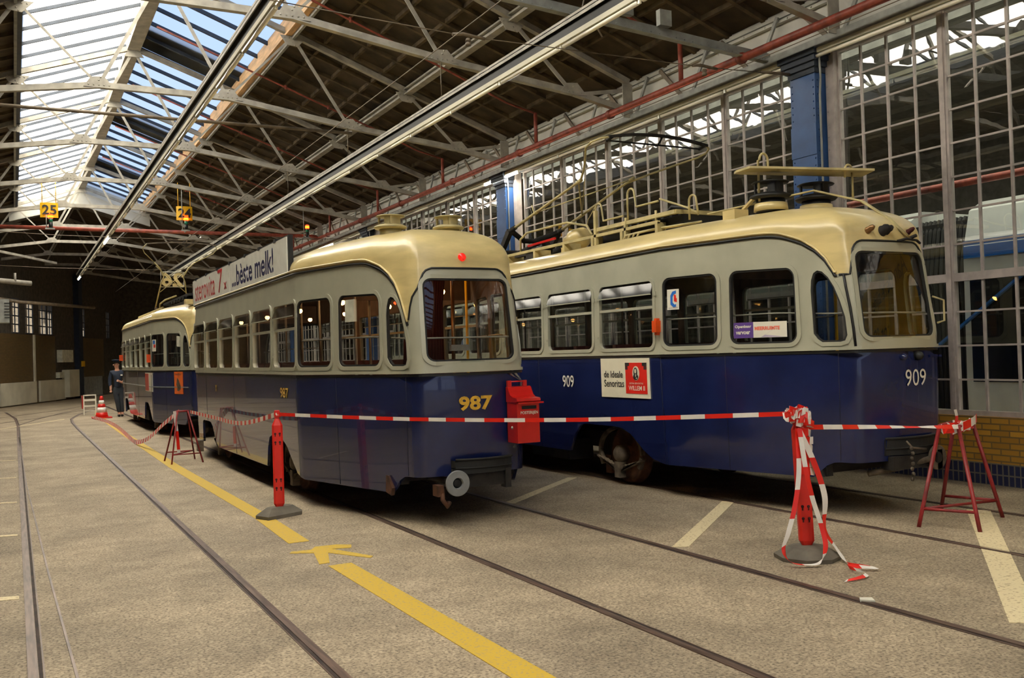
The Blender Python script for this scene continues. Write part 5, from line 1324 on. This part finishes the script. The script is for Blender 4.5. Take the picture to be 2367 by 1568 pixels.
paint('yellow_line', [[(2.03, 8.0), (2.21, 8.0), (2.24, 9.5), (2.20, 15), (2.26, 24), (2.4, 33), (2.25, 33), (2.12, 24), (2.03, 15), (2.08, 9.5)]], 'yellow_paint', 'long yellow floor line running beside the trams, behind the arrow mark')
paint('yellow_line', [[(2.06, 6.95), (2.24, 6.95), (2.26, 3.9), (2.26, -3), (2.06, -3), (2.08, 3.9)]], 'yellow_paint', 'short thick yellow floor line nearest the camera')
paint('yellow_mark', [[(2.18, 7.72), (2.36, 7.70), (2.46, 7.62), (2.42, 7.50), (2.27, 7.55), (2.46, 7.08), (2.42, 7.03), (2.20, 7.42), (2.10, 7.05), (2.02, 7.05), (2.10, 7.48), (1.93, 7.58), (1.96, 7.64), (2.12, 7.62)]], 'yellow_paint', 'splayed yellow arrow mark between the two yellow lines')
wl = 'white painted floor line '
paint('white_line', [[(6.28, 7.44), (6.38, 7.36), (4.64, 5.91), (4.53, 5.98)]], 'white_paint', wl+'crossing diagonally before tram 909', 'white floor lines')
paint('white_line', [[(6.02, 10.0), (6.10, 9.92), (4.56, 8.66), (4.47, 8.74)]], 'white_paint', wl+'reaching from under the end of trailer 987', 'white floor lines')
paint('white_line', [[(7.66, 5.70), (7.80, 5.56), (4.92, 3.22), (4.78, 3.32)], ], 'white_paint', wl+'at the right edge beside the trestle', 'white floor lines')
for y, w_, lb_ in ((7.22, .10, 'nearest tick mark'), (9.95, .08, 'second tick mark'), (12.4, .07, 'third tick mark'), (15.2, .06, 'fourth tick mark'), (18.1, .06, 'farthest tick mark')):
    paint('white_tick', [[(-.9, y+.25), (-.9, y+.25+w_), (0, y+w_), (0, y)]], 'white_paint', 'short white floor line at the left edge, '+lb_+' from the camera', 'white ticks left of the first rail')
paint('white_line', [[(-1.5, 25.4), (-1.5, 25.5), (1.3, 31.2), (1.3, 31.0)]], 'white_paint', 'thin pale floor line across the empty track near the curves', 'white floor lines')
m_ = MB(); m_.prism([(4.46, 4.06, 0), (4.50, 4.10, 0), (4.56, 4.06, 0), (4.52, 4.0, 0)], (0, 0, .015)); tag(m_.build('paper_scrap', 'ink_white'), 'scrap of white paper on the rail before tram 909', 'scrap')

# ---- barriers
def trestle(x, y, rot, wtop, wbase, h, label, depth=.62, r=.014):
    t = thing('trestle', (x, y, 0), label, 'trestle', 'red steel trestles')
    c, s_ = math.cos(rot), math.sin(rot)
    def W_(a, b_, z): return Vector((x+a*c-b_*s_, y+a*s_+b_*c, z))
    feet = {}
    for sa in (-1, 1):
        for sb in (-1, 1):
            top = W_(sa*wtop/2, sb*.03, h); ft = W_(sa*wbase/2, sb*depth/2, .0); feet[sa, sb] = (top, ft); MB().tube([top, ft], r, 8).build('leg', 'trestle_red', t)
    def on(k, t_): return feet[k][1].lerp(feet[k][0], t_)
    m_ = MB(); m_.tube([W_(-wtop/2-.02, 0, h), W_(wtop/2+.02, 0, h)], r*1.25, 8); m_.build('top_bar', 'trestle_red', t)
    for k0, k1 in (((-1, -1), (1, -1)), ((-1, 1), (1, 1)), ((-1, -1), (1, 1))):
        MB().tube([on(k0, .18), on(k1, .18)], r*.8, 6).build('cross_bar', 'trestle_red', t)
    return t, W_
# ends measured from the picture: far one stands over the yellow line, near one before tram 909
tA, WA = trestle(2.345, 15.66, PI/2*0.02, .16, .47, .80, 'red steel trestle standing over the yellow line', depth=.64, r=.013)
def trestle4(feet, tops, label, r=.017):
    cx = sum(f[0] for f in feet)/4; cy_ = sum(f[1] for f in feet)/4
    t = thing('trestle', (cx, cy_, 0), label, 'trestle', 'red steel trestles'); F_ = [Vector((x, y, 0)) for x, y in feet]; T_ = [Vector(p) for p in tops]
    for f, p in zip(F_, T_): MB().tube([p, p.lerp(f, .8), f], r, 10).build('leg', 'trestle_red', t)
    def on(i, k): return F_[i].lerp(T_[i], k)
    MB().tube([T_[0], T_[3]], r*1.2, 8).build('top_bar', 'trestle_red', t); MB().tube([T_[1], T_[2]], r, 8).build('top_bar', 'trestle_red', t)
    for a, b_ in ((0, 1), (3, 2), (0, 2)): MB().tube([on(a, .18), on(b_, .18)], r*.75, 8).build('cross_bar', 'trestle_red', t)
    return t
trestle4([(6.66, 5.41), (6.85, 4.98), (7.57, 5.28), (7.43, 5.79)], [(6.90, 5.36, .83), (6.98, 5.24, .83), (7.30, 5.34, .84), (7.22, 5.46, .84)], 'red steel trestle wrapped in tape before tram 909')
# delineator posts
def post(x, y, h, lean, label, yaw=0.0, round_=False):
    t = thing('barrier_post', (x, y, 0), label, 'post')
    hw, hd, c = .052, .03, .018
    def ring_(z, k=1):
        o = []
        for a, b_ in ((-hw+c, -hd), (hw-c, -hd), (hw, -hd+c*.6), (hw, hd-c*.6), (hw-c, hd), (-hw+c, hd), (-hw, hd-c*.6), (-hw, -hd+c*.6)):
            a *= k; b_ *= k; o.append((x+a*math.cos(yaw)-b_*math.sin(yaw)+lean[0]*z, y+a*math.sin(yaw)+b_*math.cos(yaw)+lean[1]*z, z))
        return o
    lv = [(.08, .5), (.13, 1), (h-.15, 1), (h-.085, .42), (h-.05, .40), (h-.05, .52), (h-.005, .5), (h, .4)]
    vs = [p for z, k in lv for p in ring_(z, k)]; n = 8
    fs = [(i*n+k, i*n+(k+1) % n, (i+1)*n+(k+1) % n, (i+1)*n+k) for i in range(len(lv)-1) for k in range(n)]+[tuple(range(n))[::-1], tuple((len(lv)-1)*n+k for k in range(n))]
    MB().add(vs, fs).build('post_body', 'red_plastic', t)
    for fz in (.27, .35, .70, .78):
        for sg in (-1, 1):
            z = h*fz; px = x+sg*.022*math.cos(yaw)+lean[0]*z+hd*math.sin(yaw); py = y+sg*.022*math.sin(yaw)+lean[1]*z-hd*math.cos(yaw)-.001
            m_ = MB(); m_.lathe((px, py, z), [(.011, 0), (.011, .002), (0, .002)], (math.sin(yaw), -math.cos(yaw), 0), 12); m_.box(px-.005, px+.005, py-.003, py, z-.028, z); m_.build('slot_hole', 'curtain', t)
    m_ = MB()
    if round_:
        m_.lathe((x, y, 0), [(.235, 0), (.24, .03), (.14, .085), (.06, .095), (0, .1)], n=8); m_.sm = [False]*len(m_.sm)
    else:
        b0 = [(-.235, -.13), (.17, -.13), (.235, -.06), (.235, .13), (-.17, .13), (-.235, .07)]; b1 = [(-.14, -.06), (.10, -.06), (.14, -.03), (.14, .06), (-.10, .06), (-.14, .03)]
        ry = .42
        f_ = lambda L_, z, k=1: [(x+(a*math.cos(ry)-b_*math.sin(ry))*k, y+(a*math.sin(ry)+b_*math.cos(ry))*k, z) for a, b_ in L_]
        vs = f_(b0, 0)+f_(b0, .035, 1.0)+f_(b1, .10)
        m_.add(vs, [tuple(range(6))[::-1], (12, 13, 14, 15, 16, 17)]+[(r_*6+k, r_*6+(k+1) % 6, r_*6+6+(k+1) % 6, r_*6+6+k) for r_ in (0, 1) for k in range(6)])
    m_.build('rubber_foot', 'rubber_base', t)
    return t
post(2.32, 9.46, 1.06, (0, 0), 'red plastic barrier post standing on the yellow line before trailer 987', yaw=-.25)
post(5.085, 5.10, 1.09, (-.045, 0), 'leaning red barrier post wrapped in tape before tram 909', yaw=-.5, round_=True)
def tape(name, pts, label, w=.06, seg=.20, up=(0, 0, 1), parent=None, flip=0, st=14, tw=0):
    P = []; pts = [Vector(p) for p in pts]
    for i in range(len(pts)-1):
        p0 = pts[max(i-1, 0)]; p1 = pts[i]; p2 = pts[i+1]; p3 = pts[min(i+2, len(pts)-1)]
        for k in range(st):
            t = k/st; P.append(.5*((2*p1)+(p2-p0)*t+(2*p0-5*p1+4*p2-p3)*t*t+(3*p1-p0-3*p2+p3)*t**3))
    P.append(pts[-1]); ups = up
    if isinstance(up, list): ups = [Vector(up[min(i//st, len(up)-2)]).lerp(Vector(up[min(i//st, len(up)-2)+1]), (i % st)/st) for i in range(len(P)-1)]+[Vector(up[-1])]
    # resample finely so that colour changes fall on faces
    Q = [P[0]]; U = [ups[0] if isinstance(ups, list) else ups]
    for i in range(len(P)-1):
        n = max(1, int((P[i+1]-P[i]).length/.02))
        for k in range(1, n+1): Q.append(P[i].lerp(P[i+1], k/n)); U.append(Vector(ups[i]).lerp(Vector(ups[i+1]), k/n) if isinstance(ups, list) else ups)
    m_ = MB(); m_.ribbon(Q, w, U, seg, flip); o = m_.build(name, ['tape_red', 'tape_white'])
    md = o.modifiers.new('solid', 'SOLIDIFY'); md.thickness = .0012
    return tag(o, label, 'barrier tape', 'red and white barrier tape')
tape('barrier_tape', [(2.33, 9.42, 1.02), (3.2, 8.05, .985), (4.1, 6.6, .995), (5.02, 5.12, 1.055)], 'long taut red and white tape in front of trailer 987', w=.034, seg=.20)
tape('barrier_tape', [(5.08, 5.08, .955), (5.9, 5.15, .90), (6.5, 5.24, .855), (6.95, 5.22, .83)], 'short red and white tape before the nose of tram 909', w=.036, seg=.20, up=[(0, 0, 1), (0, .5, .6), (.0, .9, .25), (0, .2, 1)])
tape('barrier_tape', [(2.32, 9.46, 1.02), (2.33, 11.2, .84), (2.42, 13.4, .80), (2.42, 15.4, .80)], 'sagging red and white tape between the upright post and the far trestle', w=.05, seg=.12)
tape('barrier_tape', [(2.30, 15.75, .79), (2.22, 17.0, .52), (2.14, 18.4, .20), (2.08, 19.8, .045), (2.12, 21.6, .045), (2.22, 25, .045), (2.20, 28.0, .045), (2.04, 30.2, .05)], 'loose red and white tape trailing over the floor to the cone', w=.085, seg=.13, up=[(.2, 0, 1), (.2, 0, 1), (.2, 0, 1), (.3, 0, 1), (.3, 0, 1), (.3, 0, 1), (.3, 0, 1), (.3, 0, 1)])
tape('barrier_tape', [(2.22, 15.6, .81), (2.24, 15.62, .6), (2.26, 15.62, .35), (2.27, 15.6, .12)], 'loose tape end hanging from the far trestle', w=.05, seg=.30, up=(1, .3, 0), flip=1)
# tape knots and streamers on the leaning post
def wrap(name, c0, c1, r, turns, w, label, rnd=0.0, seg=.10):
    P = []; U = []; n = int(turns*16); c0 = Vector(c0); c1 = Vector(c1); random.seed(len(label))
    for i in range(n+1):
        a = 2*PI*i/16; c = c0.lerp(c1, i/n); rr_ = r*(1+rnd*(random.random()-.5)*2); P.append(c+Vector((math.cos(a)*rr_, math.sin(a)*rr_*.8, rnd*.05*(random.random()-.5)))); U.append(Vector((rnd*(random.random()-.5), rnd*(random.random()-.5), 1)))
    m_ = MB(); m_.ribbon(P, w, U, seg, 0); o = m_.build(name, ['tape_red', 'tape_white']); o.modifiers.new('solid', 'SOLIDIFY').thickness = .0012
    return tag(o, label, 'barrier tape', 'red and white barrier tape')
wrap('tape_knot', (5.02, 5.08, 1.09), (5.06, 5.08, .98), .062, 5, .05, 'crumpled knot of tape on top of the leaning post', .5)
wrap('tape_knot', (4.98, 5.06, 1.07), (4.95, 5.1, 1.03), .05, 3, .045, 'loose tape bunch left of the leaning post top', .6)
wrap('tape_wrap', (5.075, 5.1, .96), (5.09, 5.1, .62), .066, 6, .055, 'tape wound around the leaning post', .18)
tape('tape_streamer', [(4.93, 5.0, .96), (4.90, 4.97, .66), (4.84, 4.96, .42), (4.77, 4.96, .24), (4.73, 4.97, .13), (4.76, 4.94, .045), (4.85, 4.89, .02), (4.95, 4.85, .03), (5.04, 4.88, .12), (5.04, 4.91, .26), (4.98, 4.93, .47), (4.935, 4.94, .69), (4.92, 4.97, .96)], 'loop of tape hanging left and front of the leaning post', w=.036, seg=.21, up=[(1, -.4, 0)]*4+[(.6, -.2, .5), (.3, 1, .1), (.2, 1, .0), (.5, .8, .2)]+[(1, -.4, 0)]*5)
tape('tape_streamer', [(4.99, 5.05, .95), (5.10, 5.02, .70), (5.17, 5.0, .46), (5.16, 5.0, .28), (5.16, 4.99, .19), (5.20, 4.95, .10), (5.18, 4.86, .035), (5.13, 4.77, .02)], 'tape strand hanging right of the leaning post', w=.045, seg=.22, up=[(1, -.4, 0), (1, -.4, 0), (1, -.3, 0), (.6, .2, 0), (1, .3, .2), (.8, .6, .2), (1, .4, .1), (.6, 1, 0)], flip=1)
tape('tape_scrap', [(5.13, 4.76, .012), (5.17, 4.55, .02), (5.0, 4.64, .035), (4.97, 4.46, .02), (4.75, 4.44, .012)], 'crumpled tape end lying on the floor right of the leaning post', w=.034, seg=.16, up=[(0, .6, .5), (0, 1, .2), (0, .6, .8), (0, 1, .3), (1, .3, .2)])
wrap('tape_wrap', (6.93, 5.28, .80), (7.26, 5.38, .83), .075, 3, .07, 'tape bundled over the top of the near trestle', .5)
tape('tape_scrap', [(6.92, 5.25, .80), (7.05, 5.24, .83), (7.2, 5.26, .86), (7.33, 5.32, .88)], 'flat tape band across the near trestle top', w=.07, seg=.12, flip=1)
tape('tape_scrap', [(7.0, 5.28, .84), (7.02, 5.28, .90), (6.99, 5.27, .97)], 'tape end sticking up from the near trestle', w=.05, seg=.08, up=(1, .2, 0))
wrap('tape_knot', (2.33, 9.45, 1.0), (2.33, 9.45, 1.03), .026, 3, .02, 'tape turned around the neck of the upright post', .1, .2)

# ---- cone, rack, man
t = thing('traffic_cone', (2.29, 30.6, 0), 'red and white traffic cone on the yellow line beside the white rack', 'traffic cone')
m_ = MB(); m_.box(2.02, 2.56, 30.33, 30.87, 0, .035); m_.build('cone_base', 'red_plastic', t)
R_ = lambda z: .19-.155*z/.66
bandz = [(.035, .17, 'red_plastic'), (.17, .32, 'tape_white'), (.32, .42, 'red_plastic'), (.42, .53, 'tape_white'), (.53, .66, 'red_plastic')]
for z0, z1, mm in bandz:
    pr = [(R_(z0), z0), (R_(z1), z1)]+([(0, z1+.005)] if z1 > .65 else []); MB().lathe((2.29, 30.6, 0), pr, n=22).build('cone_band', mm, t)
t = thing('barrier_rack', (2.12, 33, 0), 'low white slatted rack with red side on the yellow line', 'rack')
m_ = MB()
for x in (1.95, 2.30): m_.box(x-.018, x+.018, 32.98, 33.02, 0, .65)
m_.box(1.95, 2.30, 32.98, 33.02, .61, .65); m_.build('frame', 'ink_white', t)
for z, h_ in ((.44, .07), (.26, .05), (.12, .02)): MB().box(1.96, 2.29, 32.99, 33.01, z, z+h_).build('slat', 'ink_white', t)
m_ = MB(); m_.box(1.90, 1.93, 33.0, 33.5, .2, .62); m_.build('side_panel', 'red', t)


def skin(name, chains, mname, parent, sub=2):
    """chains: list of lists of (x,y,z,r); the first vertex of a later chain may be (index) of an earlier vertex"""
    vs = []; es = []; rs = []
    for ch in chains:
        prev = None
        for p in ch:
            if isinstance(p, int): prev = p; continue
            vs.append(p[:3]); rs.append(p[3]); i = len(vs)-1
            if prev is not None: es.append((prev, i))
            prev = i
    off = rootloc(parent); me = bpy.data.meshes.new(name); me.from_pydata([tuple(Vector(v)-off) for v in vs], es, []); me.materials.append(MATS[mname])
    o = bpy.data.objects.new(name, me); COL.objects.link(o); o.parent = parent
    sk = o.modifiers.new('skin', 'SKIN'); sk.use_smooth_shade = True; me.skin_vertices.new() if not me.skin_vertices else None
    for i, sv in enumerate(me.skin_vertices[0].data): sv.radius = rs[i] if isinstance(rs[i], tuple) else (rs[i], rs[i]); sv.use_root = (i == 0)
    ss_ = o.modifiers.new('sub', 'SUBSURF'); ss_.levels = sub; ss_.render_levels = sub
    return o
mx_, my_ = 2.79, 30.9
man = thing('person', (mx_, my_, 0), 'person in dark uniform and peaked cap beside the rear tram', 'person')
q = lambda x, y, z, r: (mx_+x, my_+y, z, r)
# facing left-toward camera, leaning slightly; legs in dark trousers
body = skin('body', [[q(0, 0, .86, (.10, .08)), q(-.01, 0, 1.02, (.095, .075)), q(-.015, 0, 1.18, (.11, .09)), q(-.02, 0, 1.33, (.15, .10)), q(-.02, 0, 1.41, .06), q(-.03, 0, 1.48, .055), q(-.04, -.01, 1.56, (.078, .09)), q(-.045, -.01, 1.64, (.075, .088))],
    [3, q(.15, .02, 1.35, .055), q(.20, .03, 1.12, .045), q(.10, -.16, 1.03, .036), q(-.03, -.20, 1.10, .03)], [3, q(-.17, .02, 1.34, .055), q(-.22, .05, 1.10, .045), q(-.21, -.02, .86, .036), q(-.22, -.05, .80, .03)],
    [0, q(.08, .01, .78, .085), q(.10, -.01, .46, .062), q(.10, .03, .10, .045), q(.09, -.10, .05, .04)], [0, q(-.07, .01, .78, .085), q(-.03, -.02, .46, .062), q(.02, .03, .10, .045), q(-.0, -.10, .05, .04)]], 'skin', man)
skin('jacket', [[q(0, 0, .84, (.16, .135)), q(-.01, 0, 1.02, (.15, .12)), q(-.015, 0, 1.20, (.165, .13)), q(-.02, 0, 1.34, (.16, .115)), q(-.02, 0, 1.42, .075)], [3, q(.16, .02, 1.36, .07), q(.21, .03, 1.12, .06), q(.13, -.12, 1.05, .05)], [3, q(-.18, .02, 1.35, .07), q(-.23, .05, 1.10, .06), q(-.22, 0, .90, .048)]], 'uniform', man)
skin('trousers', [[q(0, 0, 1.0, (.13, .11)), q(0, 0, .80, (.145, .12))], [1, q(.08, .01, .72, .10), q(.10, -.01, .46, .08), q(.10, .03, .12, .068)], [1, q(-.07, .01, .72, .10), q(-.03, -.02, .46, .08), q(.02, .03, .12, .068)]], 'trousers', man)
for dx in (.10, .01): skin('shoe', [[q(dx, .05, .045, .045), q(dx-.01, -.06, .04, .048), q(dx-.02, -.14, .032, .035)]], 'black', man)
for (hx, hy, hz, s_) in ((-.04, -.21, 1.11, 1), (-.225, -.06, .79, -1)):
    ch = [[q(hx+.01, hy+.02, hz+.01, .030), q(hx, hy, hz, .034)]]
    for k in range(4): ch.append([1, q(hx-.02+.012*k, hy-.04, hz-.02, .009), q(hx-.02+.012*k, hy-.065, hz-.04-.004*k, .008)])
    ch.append([1, q(hx+.035, hy-.02, hz-.01, .010), q(hx+.045, hy-.045, hz-.02, .009)]); skin('hand', ch, 'skin', man, 1)
m_ = MB(); m_.lathe((mx_-.045, my_-.01, 1.655), [(.086, 0), (.088, .03), (.125, .06), (.12, .075), (0, .085)], n=20); m_.build('cap', 'uniform', man)
m_ = MB(); m_.prism([(mx_-.045+.085*math.cos(a), my_-.01+.085*math.sin(a)-(.05 if math.sin(a) < -.2 else 0), 1.655) for a in [2*PI*k/16 for k in range(16)]], (0, 0, .008)); m_.build('cap_peak', 'black', man)
m_ = MB(); m_.lathe((mx_-.075, my_-.105, 1.595), [(.01, 0), (0, .004)], (0, -1, 0), 8); m_.lathe((mx_-.015, my_-.105, 1.595), [(.01, 0), (0, .004)], (0, -1, 0), 8); m_.build('eyes', 'black', man)
m_ = MB(); m_.prism([(mx_-.055, my_-.10, 1.55), (mx_-.035, my_-.10, 1.55), (mx_-.045, my_-.10, 1.59)], (0, -.025, 0)); m_.build('nose', 'skin', man)
m_ = MB(); m_.box(mx_-.065, mx_-.025, my_-.102, my_-.095, 1.525, 1.532); m_.build('mouth', 'salmon', man)
m_ = MB(); m_.lathe((mx_-.125, my_, 1.575), [(.02, -.008), (.02, .008)], (1, 0, 0), 8); m_.lathe((mx_+.035, my_, 1.575), [(.02, -.008), (.02, .008)], (1, 0, 0), 8); m_.build('ears', 'skin', man)
m_ = MB(); m_.box(mx_+.06, mx_+.12, my_-.135, my_-.12, 1.24, 1.28); m_.build('badge', 'ink_white', man)
# power box near the tram coupler and small clutter
m_ = MB(); m_.box(2.62, 2.70, 15.9, 16.1, .12, .3)
m_.build('step_box', 'chassis_light', t987.root)
